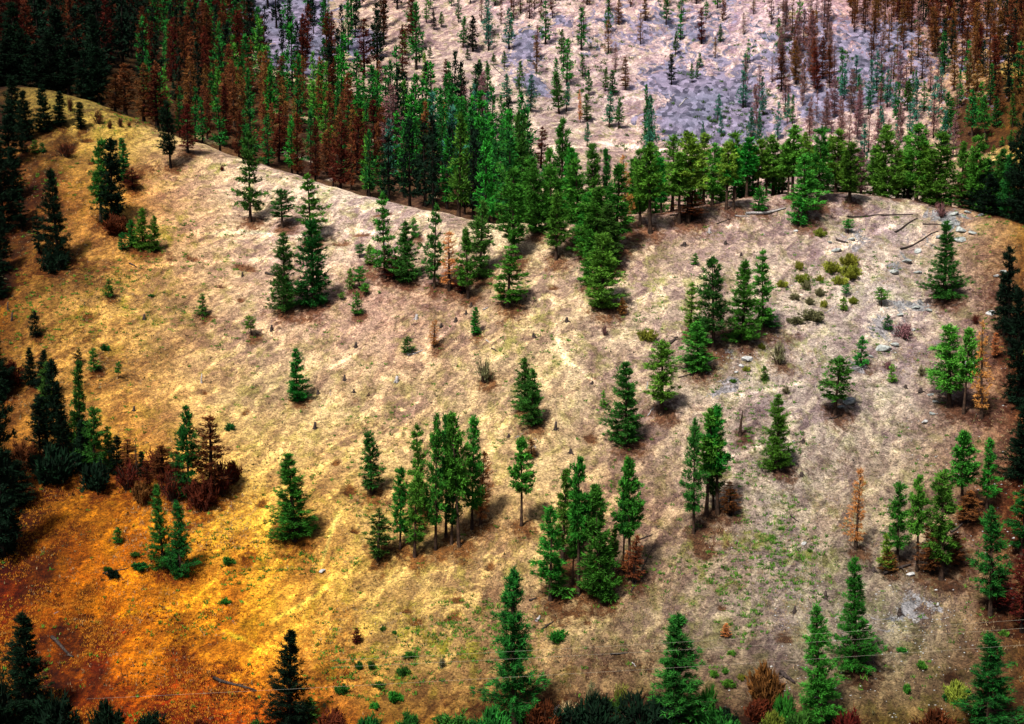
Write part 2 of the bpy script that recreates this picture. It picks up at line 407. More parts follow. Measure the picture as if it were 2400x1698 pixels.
VAR = {
    'spire': [make_tree(s, R0=2.5, bare=0.03, whorls=30, per=8, clumps=7, nb=22, gap=0.16, ln=0.36, wd=0.036, power=0.88, droop=0.0) for s in (301, 302, 303, 304)],
    'full': [make_tree(s, R0=2.3, bare=0.04, whorls=24, per=8, clumps=6, nb=17, gap=0.10 + 0.03 * (s % 4), ln=0.46, wd=0.06, power=0.5 + 0.06 * (s % 5), droop=0.05 * (s % 4)) for s in (1, 2, 3, 4, 5, 6, 7, 8)],
    'tall': [make_tree(s, R0=1.9, bare=0.22, whorls=19, per=7, clumps=5, nb=18, gap=0.12 + 0.03 * (s % 4), power=0.45 + 0.06 * (s % 4), ln=0.46, wd=0.06) for s in (11, 12, 13, 14, 15, 16, 17)],
    'bare': [make_tree(s, R0=1.8, bare=0.42, whorls=15, per=7, clumps=6, nb=17, gap=0.15, power=0.55) for s in (21, 22, 23, 24, 25)],
    'open': [make_tree(s, R0=2.2, bare=0.15, whorls=18, per=6, clumps=6, nb=16, gap=0.26, ln=0.46, power=0.6, droop=0.15) for s in (31, 32, 33, 34, 35)],
    'round': [make_tree(s, Ht=10, R0=2.4, bare=0.30, whorls=13, per=7, clumps=6, nb=13, flat=1, gap=0.15) for s in (41, 42)],
    'sap': [make_tree(s, Ht=4, R0=1.0, bare=0.10, whorls=11, per=6, clumps=4, nb=10, ln=0.32, wd=0.05, gap=0.1, power=0.75) for s in (51, 52, 53)],
    'lol': [make_tree(s, Ht=4, R0=0.9, bare=0.38, whorls=7, per=6, clumps=4, nb=10, ln=0.32, wd=0.05, flat=1) for s in (61, 62)],
    'dead': [make_tree(s, R0=1.7, bare=0.12, whorls=24, per=7, clumps=5, nb=11, ln=0.36, wd=0.05, gap=0.2, power=0.6, twiggy=True) for s in (71, 72, 73)],
    'deadfull': [make_tree(s, R0=1.5, bare=0.12, whorls=24, per=7, clumps=4, nb=10, ln=0.36, wd=0.04, gap=0.26, power=0.6, twiggy=False) for s in (75, 76, 77)],
    'snag': [make_tree(s, R0=1.1, bare=0.2, whorls=16, per=4, clumps=1, nb=1, ln=0.3, wd=0.03, gap=0.3, power=0.4, twiggy=True) for s in (81, 82)],
    'slim': [make_tree(s, R0=1.25, bare=0.08, whorls=28, per=6, clumps=4, nb=13, gap=0.12, power=0.6) for s in (91, 92)],
    # lighter ones for the slopes beyond the ridge
    'farg': [make_tree(s, R0=1.9, bare=0.10 + 0.07 * (s % 3), whorls=20, per=6, clumps=3, nb=8, ln=0.6, wd=0.12, gap=0.18, power=0.65 + 0.12 * (s % 4), limbs=False) for s in (101, 102, 103, 104, 105, 106, 107)],
    'fard': [make_tree(s, R0=1.5, bare=0.12, whorls=20, per=7, clumps=4, nb=8, ln=0.5, wd=0.07, gap=0.2, power=0.5, twiggy=True) for s in (111, 112, 113)],
}
def make_shrub(seed, n=60, hh=1.0, rr=1.0, nb=10, ln=0.28, wd=0.05, stems=14):
    R = np.random.default_rng(seed); st = Sticks(3); C = []; D = []
    for i in range(stems):
        az = R.uniform(0, 6.28); sp = R.uniform(0.1, 1.0)
        e = np.array([math.cos(az) * rr * sp, math.sin(az) * rr * sp, hh * math.sqrt(max(0.15, 1.05 - sp * sp * 0.8)) * R.uniform(0.7, 1.05)])
        b = np.array([e[0] * 0.12, e[1] * 0.12, -0.15]); mid = (b + e) / 2 + [0, 0, 0.12 * hh]
        st.tube(np.array([b, mid, e]), [0.035, 0.022, 0.012], 4)
        for q in range(max(2, n // stems)):
            f = R.uniform(0.3, 1.05); C.append(b + (e - b) * f + R.normal(0, 0.08 * rr, 3)); D.append((e - b) * 0.7)
    V, tip = blades(np.array(C), np.array(D), nb, ln, wd, 0.6, R)
    return dict(trunk=st.mesh('stem', M['bark']), crown=mesh_np('foliage', V, np.arange(len(V)).reshape(-1, 3), M['Y'], {'tip': tip}), H=hh * 1.15, W=2.1 * rr)
SHR = {'leafy': [make_shrub(s, 150, 0.9, 1.1, 12, stems=24) for s in (201, 202, 203)],
       'twig': [make_shrub(s, 90, 1.1, 0.85, 6, 0.34, 0.022, 34) for s in (211, 212)]}
_pick = {}
def plant(x, y, z, hgt, wid, kind, mat, name, parts=('trunk', 'crown'), barkm=None, var=None):
    lib = VAR.get(kind) or SHR[kind]
    _pick[kind] = _pick.get(kind, 0) + 1
    T = lib[(_pick[kind] if var is None else var) % len(lib)]
    e = bpy.data.objects.new(name, None); COL.objects.link(e); e.empty_display_size = 0.5
    sz = hgt / T['H']; sx = wid / T['W'] if wid else sz
    e.location = (x, y, z - 0.05)
    e.scale = (sx, sx, sz)
    e.rotation_euler = (random.uniform(-.045, .045), random.uniform(-.045, .045), random.uniform(0, 6.28))
    for k, me in ((parts[0], T['trunk']), (parts[1], T['crown'])):
        o = link(k, me, e)
        mm = M[mat] if me is T['crown'] else (M[barkm] if barkm else None)
        if mm: o.material_slots[0].link = 'OBJECT'; o.material_slots[0].material = mm
    return e
LITTER = []
def put(px, base, top, wpx, kind, mat, label, cat, name, group, dy=None, barkm=None, parts=('trunk', 'crown')):
    x, y, z = ground_at(px, base, dy)
    b = float(slopes(px, top)[1])
    h = max(0.4, b * y - z)
    w = 1.17 * wpx * y / F if wpx else None
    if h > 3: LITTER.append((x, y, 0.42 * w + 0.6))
    e = plant(x, y, z, h, w, kind, mat, name, parts, barkm)
    return tag(e, label, cat, group)

# ------------------------------------------------------------------ ground sheets
TX = np.array([-400, 0, 300, 600, 900, 1200, 1500, 1800, 2100, 2400, 2800.])
TY = np.array([0, 250, 450, 700, 950, 1200, 1450, 1700, 1900.])
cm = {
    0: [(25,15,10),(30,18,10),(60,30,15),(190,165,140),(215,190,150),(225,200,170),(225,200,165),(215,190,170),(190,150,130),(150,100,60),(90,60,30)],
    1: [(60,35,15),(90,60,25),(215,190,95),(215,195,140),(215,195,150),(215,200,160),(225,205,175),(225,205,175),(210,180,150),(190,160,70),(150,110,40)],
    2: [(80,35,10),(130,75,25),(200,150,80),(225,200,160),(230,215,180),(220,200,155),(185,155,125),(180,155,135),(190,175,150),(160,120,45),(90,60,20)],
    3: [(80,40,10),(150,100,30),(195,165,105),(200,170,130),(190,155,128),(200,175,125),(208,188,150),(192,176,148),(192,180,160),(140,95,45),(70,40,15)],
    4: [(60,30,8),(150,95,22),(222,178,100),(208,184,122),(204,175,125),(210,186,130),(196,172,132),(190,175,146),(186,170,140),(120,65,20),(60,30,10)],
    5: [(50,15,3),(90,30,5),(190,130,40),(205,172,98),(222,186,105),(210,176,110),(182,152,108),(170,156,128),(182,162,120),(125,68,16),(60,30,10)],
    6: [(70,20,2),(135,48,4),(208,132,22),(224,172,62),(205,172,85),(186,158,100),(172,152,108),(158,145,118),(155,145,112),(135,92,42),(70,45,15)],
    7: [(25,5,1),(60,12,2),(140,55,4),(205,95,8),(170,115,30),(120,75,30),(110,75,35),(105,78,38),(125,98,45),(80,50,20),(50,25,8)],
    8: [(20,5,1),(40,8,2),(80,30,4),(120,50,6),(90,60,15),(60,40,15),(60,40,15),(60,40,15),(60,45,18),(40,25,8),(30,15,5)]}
for k in range(9):                       # TC carries the vignette: amber cast and dark edges put into the grass tint
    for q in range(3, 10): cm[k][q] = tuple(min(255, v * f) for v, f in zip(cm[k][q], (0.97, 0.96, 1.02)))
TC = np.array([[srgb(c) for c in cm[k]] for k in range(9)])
TC[3:, 0:2] *= 0.6; TC[5:, 1:4] *= np.array([1.3, 1.12, 0.42]); TC[0:2, 4:9] *= np.array([0.80, 0.77, 0.95]); TC[1, 2] *= 0.6; TC[2:5, 1:3] *= np.array([0.95, 0.82, 0.62]); TC[4:7, 6:9] *= np.array([0.86, 0.88, 0.95]); TC[3:6, 4:6] *= 0.93; TC[:3, 0:2] *= 0.7; TC[7:, 4:] *= 0.7; TC[3:, 9:] *= 0.8  # edge columns and bottom rows darkened: vignette within the ground tint
def blobs(PX, PY, L):
    w = np.zeros_like(PX)
    for (cx, cy, rx, ry, s) in L:
        w = np.maximum(w, s * np.exp(-(((PX - cx) / rx)**2 + ((PY - cy) / ry)**2)))
    return w
SCREE = [(1560, 60, 300, 90, .60), (1980, 150, 340, 150, .68), (1700, 160, 200, 70, .5), (2300, 60, 120, 120, .5),
         (1640, 215, 130, 50, 1.5), (1660, 285, 140, 60, 1.6), (1225, 110, 60, 60, 1), (1250, 190, 40, 50, .9), (2060, 90, 90, 60, .9), (1960, 240, 110, 55, 1),
         (640, 40, 130, 70, 1.7), (700, 110, 90, 60, 1.5), (850, 120, 50, 40, 1.3), (2230, 60, 70, 50, .7), (1900, 110, 60, 60, .6), (1580, 120, 60, 50, .6), (1640, 40, 90, 30, .5),
         (2330, 140, 40, 30, .6), (2150, 150, 60, 50, .6), (1820, 300, 80, 30, .7), (1300, 40, 60, 25, .5),
         (2230, 530, 70, 30, .75), (2110, 610, 40, 30, .5), (2080, 790, 50, 40, .65), (2130, 730, 60, 30, .6), (2130, 1440, 90, 60, .55), (1990, 570, 50, 25, .55),
         (1690, 930, 70, 25, .5), (2000, 880, 30, 20, .55), (1730, 860, 30, 25, .45)]
SOIL_AND_VIGNETTE = [(90, 640, 170, 60, .75), (160, 800, 200, 90, .45), (60, 480, 90, 80, .7), (300, 1220, 240, 60, .4), (150, 1500, 260, 60, .65), (430, 1500, 120, 50, .5), (520, 1610, 160, 40, .7), (200, 1640, 300, 100, .8), (700, 1600, 200, 60, .5), (150, 1640, 420, 160, .6), (40, 1300, 160, 260, .5), (600, 1690, 240, 60, .6), (2390, 950, 110, 450, .5), (1850, 1100, 330, 200, .28), (1600, 500, 300, 60, .35), (1250, 250, 300, 90, .3), (1000, 700, 220, 60, .35), (650, 500, 200, 60, .25),  # bare soil patches, plus vignette darkening along edges and corners
        (1480, 560, 60, 60, .9), (1420, 640, 40, 40, .5), (1330, 600, 80, 40, .5), (900, 650, 90, 25, .9), (700, 720, 90, 20, .9), (1750, 800, 130, 30, .9), (1540, 960, 60, 40, .8),
        (1640, 1240, 70, 30, .9), (1330, 1440, 100, 30, .9), (1480, 1370, 60, 40, .6), (250, 1110, 130, 40, .9), (120, 1150, 140, 60, .7), (460, 1150, 70, 50, .9), (140, 600, 70, 30, .9),
        (260, 530, 60, 30, .9), (380, 590, 90, 25, .6), (690, 1255, 60, 25, .9), (920, 1310, 70, 30, .8), (1180, 1235, 40, 20, .6), (1470, 1040, 50, 20, .7), (2210, 1370, 90, 40, .7),
        (2270, 960, 90, 40, .7), (2330, 1420, 50, 30, .8), (1660, 1285, 40, 22, .7), (1530, 1220, 40, 20, .4), (350, 400, 90, 30, .7), (460, 360, 60, 15, .6), (800, 930, 60, 20, .5), (860, 1000, 60, 20, .5),
        (930, 850, 60, 12, .5), (1550, 500, 140, 20, .6), (1900, 490, 120, 20, .6), (1950, 1100, 120, 60, .3), (1450, 1560, 200, 40, .6), (1200, 1640, 200, 50, .9), (2330, 700, 70, 120, .6), (2370, 1200, 60, 200, .8),
        (1400, 1660, 200, 40, 1), (1990, 1590, 70, 30, .8), (1780, 1690, 300, 30, .9), (60, 1600, 130, 100, .8), (20, 1150, 80, 120, .9), (330, 1680, 80, 30, .7), (60, 900, 100, 60, .5)]
GREEN = [(330, 275, 110, 30, 1.3), (420, 540, 60, 30, .9), (1700, 1330, 160, 130, .9), (1850, 1280, 90, 90, 1), (1100, 1480, 200, 90, .9), (900, 1560, 160, 80, .7), (700, 1310, 160, 60, .7),
         (1840, 870, 120, 60, .6), (200, 680, 260, 120, .6), (1960, 640, 100, 50, .6), (1560, 700, 120, 90, .4), (1250, 780, 120, 80, .4), (2100, 1600, 200, 60, .6), (1400, 230, 90, 10, .8), (1500, 320, 90, 10, .9),
         (1700, 1080, 100, 70, .6), (560, 400, 90, 20, .5), (100, 430, 60, 30, .7), (1270, 90, 20, 15, 1), (1860, 60, 50, 40, .9), (1880, 130, 50, 40, .8), (800, 420, 50, 20, .5)]
TRAILS = [[(985, 940), (950, 1010), (930, 1060)], [(1010, 1300), (930, 1400), (850, 1500)], [(985, 1310), (940, 1370)], [(640, 1230), (560, 1300), (480, 1390), (380, 1480)],
          [(760, 1380), (640, 1460)], [(680, 920), (665, 1100), (640, 1230)], [(800, 1200), (760, 1330)], [(1085, 735), (1060, 775), (1010, 830)], [(1290, 700), (1330, 850), (1400, 900)],
          [(260, 1450), (400, 1420)], [(520, 1560), (330, 1640)], [(560, 1590), (380, 1650)], [(1300, 610), (1500, 560), (1750, 520)], [(330, 560), (600, 540), (900, 540)],
          [(840, 840), (770, 870)], [(300, 620), (700, 600)], [(1180, 1000), (1100, 1180)], [(1500, 1000), (1750, 930), (1950, 880)], [(480, 1460), (600, 1520)], [(1600, 1100), (1780, 1060)],
          [(1900, 600), (2100, 530)], [(1230, 355), (1400, 338), (1560, 350)], [(2190, 380), (2400, 290)], [(2200, 420), (2400, 330)]]
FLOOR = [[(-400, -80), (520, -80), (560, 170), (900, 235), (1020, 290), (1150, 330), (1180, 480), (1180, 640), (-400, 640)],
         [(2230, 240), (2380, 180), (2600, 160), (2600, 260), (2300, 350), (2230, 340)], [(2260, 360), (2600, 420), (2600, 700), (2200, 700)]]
def polymask(x, y, P):
    c = np.zeros(x.shape, bool); n = len(P)
    for i in range(n):
        (x1, y1), (x2, y2) = P[i], P[(i + 1) % n]
        if y1 == y2: continue
        c ^= ((y1 > y) != (y2 > y)) & (x < (x2 - x1) * (y - y1) / (y2 - y1) + x1)
    return c
def paint(P):
    PX, PY = to_px(P[:, 0], P[:, 1], P[:, 2])
    PX0, PY0 = PX + 25 * fbm(P[:, 0], P[:, 1], 14.0, 3), PY + 20 * fbm(P[:, 0] + 9, P[:, 1], 14.0, 3)
    PX = PX + 60 * fbm(P[:, 0] + 50, P[:, 1], 22.0, 4); PYn = PY + 45 * fbm(P[:, 0] - 90, P[:, 1] + 33, 18.0, 4)
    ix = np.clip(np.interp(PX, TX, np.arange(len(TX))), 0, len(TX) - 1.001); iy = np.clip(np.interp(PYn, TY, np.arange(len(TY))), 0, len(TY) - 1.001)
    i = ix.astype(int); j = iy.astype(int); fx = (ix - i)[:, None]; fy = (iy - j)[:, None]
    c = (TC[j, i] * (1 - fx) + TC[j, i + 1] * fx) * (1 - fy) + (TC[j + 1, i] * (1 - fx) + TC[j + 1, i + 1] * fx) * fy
    soil_vignette = blobs(PX, PYn, SOIL_AND_VIGNETTE)  # bare soil together with the painted edge darkening
    for (cx, cy, rx, ry, d) in PITW:
        soil_vignette = np.maximum(soil_vignette, 1.4 * np.exp(-1.2 * (((P[:, 0] - cx) / rx)**2 + ((P[:, 1] - cy) / ry)**2)))
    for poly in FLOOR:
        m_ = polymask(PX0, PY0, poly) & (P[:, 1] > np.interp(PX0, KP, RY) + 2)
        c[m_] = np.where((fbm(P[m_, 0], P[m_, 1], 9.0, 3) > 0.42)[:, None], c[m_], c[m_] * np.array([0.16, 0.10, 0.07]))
    am = np.clip((1000 - PX) / 600, 0, 1) * np.clip((PYn - 1080) / 350, 0, 1)          # rust red patches that also carry the lower left corner's vignette darkening
    rp = np.clip(3.2 * fbm(P[:, 0] + 21, P[:, 1] * 0.6, 4.5, 5) - 0.02 + 0.35 * np.clip((PYn - 1450) / 250, 0, 1), 0, 1) * am
    c = c * (1 - rp[:, None]) + c * np.array([0.36, 0.15, 0.13]) * rp[:, None]
    dk = np.clip(3.2 * fbm(P[:, 0] + 61, P[:, 1] * .7, 8.0, 5) - 0.1, 0, 1) * np.clip(1.15 - PX / 520, 0, 1)   # vignette darkening of the left edge, put into the ground colour
    c = c * (1 - dk[:, None]) + c * np.array([0.22, 0.13, 0.10]) * dk[:, None]
    tr = np.zeros(len(PX))
    wx, wy = PX0 + 14 * fbm(P[:, 0], P[:, 1], 5.0, 2), PY0 + 10 * fbm(P[:, 0] + 5, P[:, 1], 5.0, 2)
    for L in TRAILS:
        for (x1, y1), (x2, y2) in zip(L[:-1], L[1:]):
            t = np.clip(((wx - x1) * (x2 - x1) + (wy - y1) * (y2 - y1)) / ((x2 - x1)**2 + (y2 - y1)**2), 0, 1)
            tr = np.maximum(tr, np.exp(-((wx - x1 - t * (x2 - x1))**2 + (wy - y1 - t * (y2 - y1))**2) / 26.0))
    tr *= np.clip(0.7 + 1.2 * fbm(P[:, 0], P[:, 1], 8.0, 2), 0, 1)
    c = np.minimum(c * (1 + 1.1 * tr[:, None]), 0.95); soil_vignette = soil_vignette * (1 - 0.7 * tr)
    return c * 0.80, blobs(PX, PYn, SCREE), soil_vignette, blobs(PX, PYn, GREEN)
GM = ground_material('grass, soil and grey gravel', (0.04, 0.042, 0.045), (0.22, 0.23, 0.24), 1.9)
GF = ground_material('pale grass and blue grey scree', (0.006, 0.009, 0.018), (0.19, 0.185, 0.27), 0.7)
def sheet(name, ax, ys, label, gm):
    A, Yg = np.meshgrid(ax, ys, indexing='ij')
    X = A * np.maximum(Yg, 40.0); Z = H(X, Yg)
    P = np.stack([X, Yg, Z], -1).reshape(-1, 3)
    n, m = A.shape
    i, j = np.meshgrid(np.arange(n - 1), np.arange(m - 1), indexing='ij')
    q = (i * m + j).ravel(); Fc = np.stack([q, q + m, q + m + 1, q + 1], 1)
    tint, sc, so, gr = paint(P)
    o = link(name, mesh_np(name, P, Fc, gm, {'tint': tint, 'scree': sc, 'soil_vignette': so, 'green': gr}, True))
    o['kind'] = 'structure'; o['label'] = label
    return o
ax = np.concatenate([np.linspace(-1.2, -0.38, 60)[:-1], np.linspace(-0.38, 0.38, 760), np.linspace(0.38, 1.2, 60)[1:]])
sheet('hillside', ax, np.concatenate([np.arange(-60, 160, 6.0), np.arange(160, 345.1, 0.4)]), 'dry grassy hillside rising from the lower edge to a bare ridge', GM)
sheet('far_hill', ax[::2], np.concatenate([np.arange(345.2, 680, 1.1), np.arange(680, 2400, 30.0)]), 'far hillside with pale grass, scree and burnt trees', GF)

VAR['low'] = [make_tree(s, R0=1.9, bare=0.15, whorls=16, per=6, clumps=2, nb=7, ln=0.7, wd=0.15, gap=0.15, power=0.8, limbs=False) for s in (121, 122, 123, 124, 125)]
VAR['lowd'] = [make_tree(s, R0=1.6, bare=0.10, whorls=15, per=6, clumps=2, nb=8, ln=0.6, wd=0.09, gap=0.2, power=0.5, limbs=False) for s in (131, 132, 133)]

# ------------------------------------------------------------------ single trees on the near hillside
# photo column, photo row of the base, photo row of the top, crown width in photo pixels, form, needles, label[, metres behind the ridge]
HG = 'pines scattered over the grassy hillside'
PINES = [
 # left part
 (1376, 600, 455, 62, 'full', 'G', 'lower left pine filling the thick saddle clump'),
 (1428, 625, 480, 64, 'full', 'D', 'dark lower right pine filling the thick saddle clump'),
 (1385, 668, 540, 60, 'full', 'G', 'pine tying the thick saddle clump to the full pine below'),
 (400, 395, 240, 40, 'tall', 'K', 'blackish pine with bare lower trunk standing alone before the brown forest edge'),
 (236, 522, 327, 48, 'tall', 'D', 'dark pine, left one of the tall close pair on the upper left slope'),
 (262, 532, 326, 62, 'full', 'K', 'dense blackish pine, right one of the tall close pair on the upper left slope'),
 (293, 432, 325, 26, 'slim', 'D', 'narrow dark pine just behind the tall close pair on the upper left'),
 (137, 618, 398, 62, 'spire', 'K', 'tall blackish pointed pine with a thin companion at its left, upper left slope'),
 (92, 596, 498, 34, 'open', 'K', 'thin blackish pine leaning on the left side of a tall pointed pine'),
 (334, 586, 488, 36, 'full', 'G', 'pointed green pine in the middle of the low clump on the upper left'),
 (362, 591, 507, 34, 'full', 'G', 'green pine at the right end of the low clump on the upper left'),
 (313, 581, 516, 26, 'full', 'D', 'shorter green pine second from left in the low clump on the upper left'),
 (287, 588, 547, 22, 'sap', 'D', 'smallest pine at the left foot of the low clump on the upper left'),
 (54, 360, 312, 22, 'sap', 'K', 'small dark pine alone near the left edge above the amber hollow'),
 (82, 362, 328, 20, 'sap', 'D', 'small dark pine, left of a tiny pair near the left edge'),
 (99, 362, 335, 16, 'sap', 'D', 'tiny dark pine, right of a tiny pair near the left edge'),
 (190, 305, 240, 24, 'slim', 'K', 'short blackish pine on the green knoll by the dark upper left corner'),
 (139, 298, 215, 28, 'slim', 'K', 'blackish pine at the left end of the green knoll below the dark wood'),
 (587, 521, 313, 62, 'open', 'D', 'tall pine with thin uneven crown and reddish trunk on the pale ridge shoulder'),
 (662, 537, 446, 56, 'round', 'D', 'short broad flat-topped pine beside a tall one on the upper slope'),
 (729, 570, 410, 66, 'open', 'G', 'tall layered pine with its foot hidden by the pine below it, upper left centre'),
 (735, 716, 520, 76, 'full', 'D', 'big dense pine with wide lower branches right of the fallen dark log'),
 (668, 733, 549, 66, 'spire', 'D', 'dense pine over a fallen dark log, left of a bigger pine'),
 (475, 743, 690, 30, 'sap', 'D', 'little conical dark pine alone on open straw grass, left of centre'),
 (589, 786, 740, 30, 'lol', 'G', 'little rounded bright pine alone between two conical ones, left of centre'),
 (255, 698, 653, 24, 'sap', 'D', 'little dark pine alone below the low clump on the left slope'),
 (85, 792, 731, 30, 'sap', 'K', 'small blackish pine alone on the left slope above the big dark clump'),
 (277, 890, 849, 16, 'lol', 'D', 'tiny pine with a ball of needles on a thin stem right of the dark clump'),
 (221, 873, 818, 30, 'sap', 'D', 'small conical pine just above the right side of the big dark clump'),
 (184, 858, 818, 20, 'sap', 'K', 'small dark pine top peeping behind the big dark clump'),
 (72, 905, 816, 34, 'full', 'K', 'short dark pine at the upper left end of the big dark clump'),
 (102, 940, 822, 38, 'full', 'K', 'dark pine second from left at the back of the big dark clump'),
 (110, 1065, 852, 56, 'tall', 'D', 'tall dark pine on the left side of the big dark clump'),
 (140, 1072, 845, 54, 'tall', 'K', 'tallest blackish pine in the middle of the big dark clump'),
 (188, 1085, 850, 56, 'full', 'D', 'tall green tipped pine on the right side of the big dark clump'),
 (222, 1118, 955, 50, 'tall', 'D', 'lower pine at the right foot of the big dark clump'),
 (196, 1108, 985, 50, 'full', 'K', 'blackish low pine in front of the big dark clump'),
 (95, 1085, 930, 46, 'tall', 'K', 'blackish pine at the left foot of the big dark clump'),
 (150, 1095, 950, 50, 'full', 'K', 'blackish pine filling the middle foot of the big dark clump'),
 (258, 1108, 1000, 34, 'open', 'D', 'thin dark pine just right of the big dark clump'),
 (275, 1122, 1022, 34, 'open', 'K', 'ragged dark pine second to the right of the big dark clump'),
 (335, 1122, 1058, 20, 'slim', 'K', 'small narrow dark pine by the thin bare snag on the left'),
 (443, 1168, 952, 62, 'full', 'D', 'tall dark pine leaning against a rusty brown tree, left of centre'),
 (384, 1338, 1138, 62, 'spire', 'D', 'taller left one of two joined pines on the amber slope lower left'),
 (424, 1353, 1177, 62, 'spire', 'D', 'shorter right one of two joined pines on the amber slope lower left'),
 (277, 1279, 1237, 24, 'sap', 'D', 'little dark pine left of the two joined pines on amber grass'),
 (8, 1310, 950, 90, 'full', 'K', 'huge black pine mass cut by the left edge at mid height'),
 (-14, 1200, 800, 70, 'full', 'K', 'black pine cut by the left edge above a bigger black one'),
 (66, 1705, 1440, 120, 'spire', 'K', 'black pine silhouette near the lower left corner'),
 (690, 1270, 1064, 94, 'spire', 'G', 'broad bushy pine with dark skirt alone on straw grass, left centre'),
 (697, 944, 819, 50, 'full', 'G', 'medium dense green pine alone on bare grass, left centre'),
 (678, 1712, 1478, 116, 'spire', 'K', 'large black pine silhouette at the bottom edge against glowing amber grass'),
 (727, 1700, 1638, 44, 'sap', 'D', 'small green tipped pine at the right foot of the black bottom pine'),
 (12, 545, 330, 60, 'full', 'K', 'black pine at the left edge beside the amber hollow'),
 (-22, 480, 250, 70, 'full', 'K', 'taller black pine cut by the left edge above the amber hollow'),
 (34, 470, 345, 40, 'full', 'K', 'short black pine just right of the two at the left edge'),
 (2, 640, 500, 52, 'full', 'K', 'black pine at the left edge lowest below the amber hollow'),
 (52, 545, 455, 34, 'open', 'K', 'small black pine between the left edge and the thin leaning one'),
 (20, 392, 240, 52, 'full', 'K', 'black pine at the left edge just under the dark wood'),
 (-10, 700, 590, 50, 'full', 'K', 'low black pine cut by the left edge under the others'),
 (64, 330, 215, 40, 'full', 'K', 'black pine left of the small pair near the left edge'),
 (105, 312, 200, 42, 'full', 'K', 'black pine above the tiny pair near the left edge'),
 (30, 310, 180, 46, 'full', 'K', 'black pine in the left corner of the dark knoll'),
 (-5, 930, 790, 70, 'full', 'K', 'black pine cut by the left edge beside the big dark clump'),
 (40, 1190, 1080, 60, 'full', 'K', 'low black pine right of the huge black mass at the left edge'),
 # upper middle
 (902, 655, 456, 52, 'open', 'G', 'tall layered pine at the left of a close pair, upper middle'),
 (948, 662, 521, 62, 'full', 'D', 'dense darker pine at the right of a close pair, upper middle'),
 (970, 557, 512, 22, 'sap', 'B', 'small bright pine peeping behind the dense dark pine, upper middle'),
 (1018, 677, 481, 50, 'open', 'D', 'slender layered pine left of the orange dead tree'),
 (1097, 703, 536, 46, 'tall', 'G', 'slender pine with bare foot right of the orange dead tree'),
 (1125, 652, 474, 62, 'full', 'D', 'dense pine behind the slender one, right of the orange dead tree'),
 (1191, 723, 578, 72, 'open', 'G', 'open layered pine with wide tiers and bare stem, upper middle'),
 (1204, 615, 400, 66, 'tall', 'G', 'tall pine with bare lower trunk right behind the wide tiered one'),
 (1256, 545, 388, 50, 'full', 'G', 'pine at the saddle between two taller ones'),
 (1303, 611, 452, 58, 'tall', 'G', 'pine with bare trunk standing in the middle of the saddle'),
 (1292, 540, 352, 46, 'full', 'G', 'tall pine behind the bare trunked one in the saddle'),
 (1355, 570, 376, 62, 'tall', 'G', 'dense pine with dark bare trunk left of the thick saddle clump'),
 (1392, 560, 341, 64, 'full', 'G', 'tallest full pine at the back of the thick saddle clump'),
 (1396, 612, 440, 78, 'full', 'G', 'wide pine at the front left of the thick saddle clump'),
 (1442, 590, 388, 70, 'tall', 'G', 'tall pine at the right of the thick saddle clump beside the orange one'),
 (1425, 560, 352, 44, 'full', 'D', 'darker pine behind the thick saddle clump'),
 (1411, 728, 548, 82, 'full', 'B', 'dense full pine standing alone below the thick saddle clump'),
 (843, 606, 572, 24, 'lol', 'G', 'little pine nearest the left side of the layered close pair'),
 (867, 622, 574, 26, 'sap', 'O', 'thin yellowish little pine by the left side of the layered close pair'),
 (820, 679, 631, 20, 'sap', 'G', 'narrow left sapling of the group of green saplings'),
 (842, 682, 627, 32, 'lol', 'B', 'biggest rounded sapling in the group of green saplings'),
 (857, 697, 664, 22, 'lol', 'B', 'small sapling at the lower right of the group of green saplings'),
 (801, 704, 686, 16, 'lol', 'B', 'tiny ball shaped sapling left of the lowest green sapling'),
 (837, 742, 685, 28, 'sap', 'B', 'lowest conical sapling beneath the group of green saplings'),
 (888, 692, 681, 9, 'lol', 'B', 'tiniest green seedling right of the green saplings'),
 (1113, 790, 721, 20, 'slim', 'G', 'slim little pine alone above the olive bush, centre'),
 (956, 832, 790, 28, 'sap', 'D', 'little conical pine beside a grey log, left of the orange sapling'),
 (1230, 965, 840, 50, 'full', 'D', 'upper left pine of the leaning dark pair in the centre'),
 (1248, 999, 868, 58, 'full', 'D', 'lower right pine of the leaning dark pair in the centre'),
 # middle group
 (871, 1161, 1010, 54, 'open', 'D', 'dark pine with drooping tiers beside a dug brown scar'),
 (886, 1315, 1196, 62, 'open', 'D', 'low bushy dark pine at the left end of the middle grove'),
 (938, 1293, 1096, 46, 'tall', 'G', 'slender pine second from left in the middle grove'),
 (972, 1308, 1106, 46, 'tall', 'G', 'slender pine third from left in the middle grove'),
 (985, 1208, 998, 54, 'open', 'O', 'pale open pine rising at the back left of the middle grove'),
 (1021, 1293, 972, 52, 'tall', 'G', 'very tall bare stemmed pine in the middle of the middle grove'),
 (1045, 1262, 975, 46, 'bare', 'D', 'dark pine behind the tallest stems of the middle grove'),
 (1058, 1282, 1040, 50, 'tall', 'D', 'dark low crowned pine between the tall stems of the middle grove'),
 (1076, 1283, 972, 56, 'bare', 'G', 'tall pine with long bare trunk right of middle in the middle grove'),
 (1106, 1245, 976, 60, 'tall', 'B', 'bright tall pine at the right edge of the middle grove'),
 (1222, 1234, 1028, 54, 'bare', 'G', 'bare stemmed pine alone between the middle grove and the lower centre grove'),
 # lower centre group
 (1290, 1412, 1190, 66, 'tall', 'G', 'front left pine of the lower centre grove'),
 (1318, 1323, 1104, 54, 'tall', 'G', 'back left pine of the lower centre grove'),
 (1342, 1372, 1210, 38, 'bare', 'G', 'thin pine between the taller ones of the lower centre grove'),
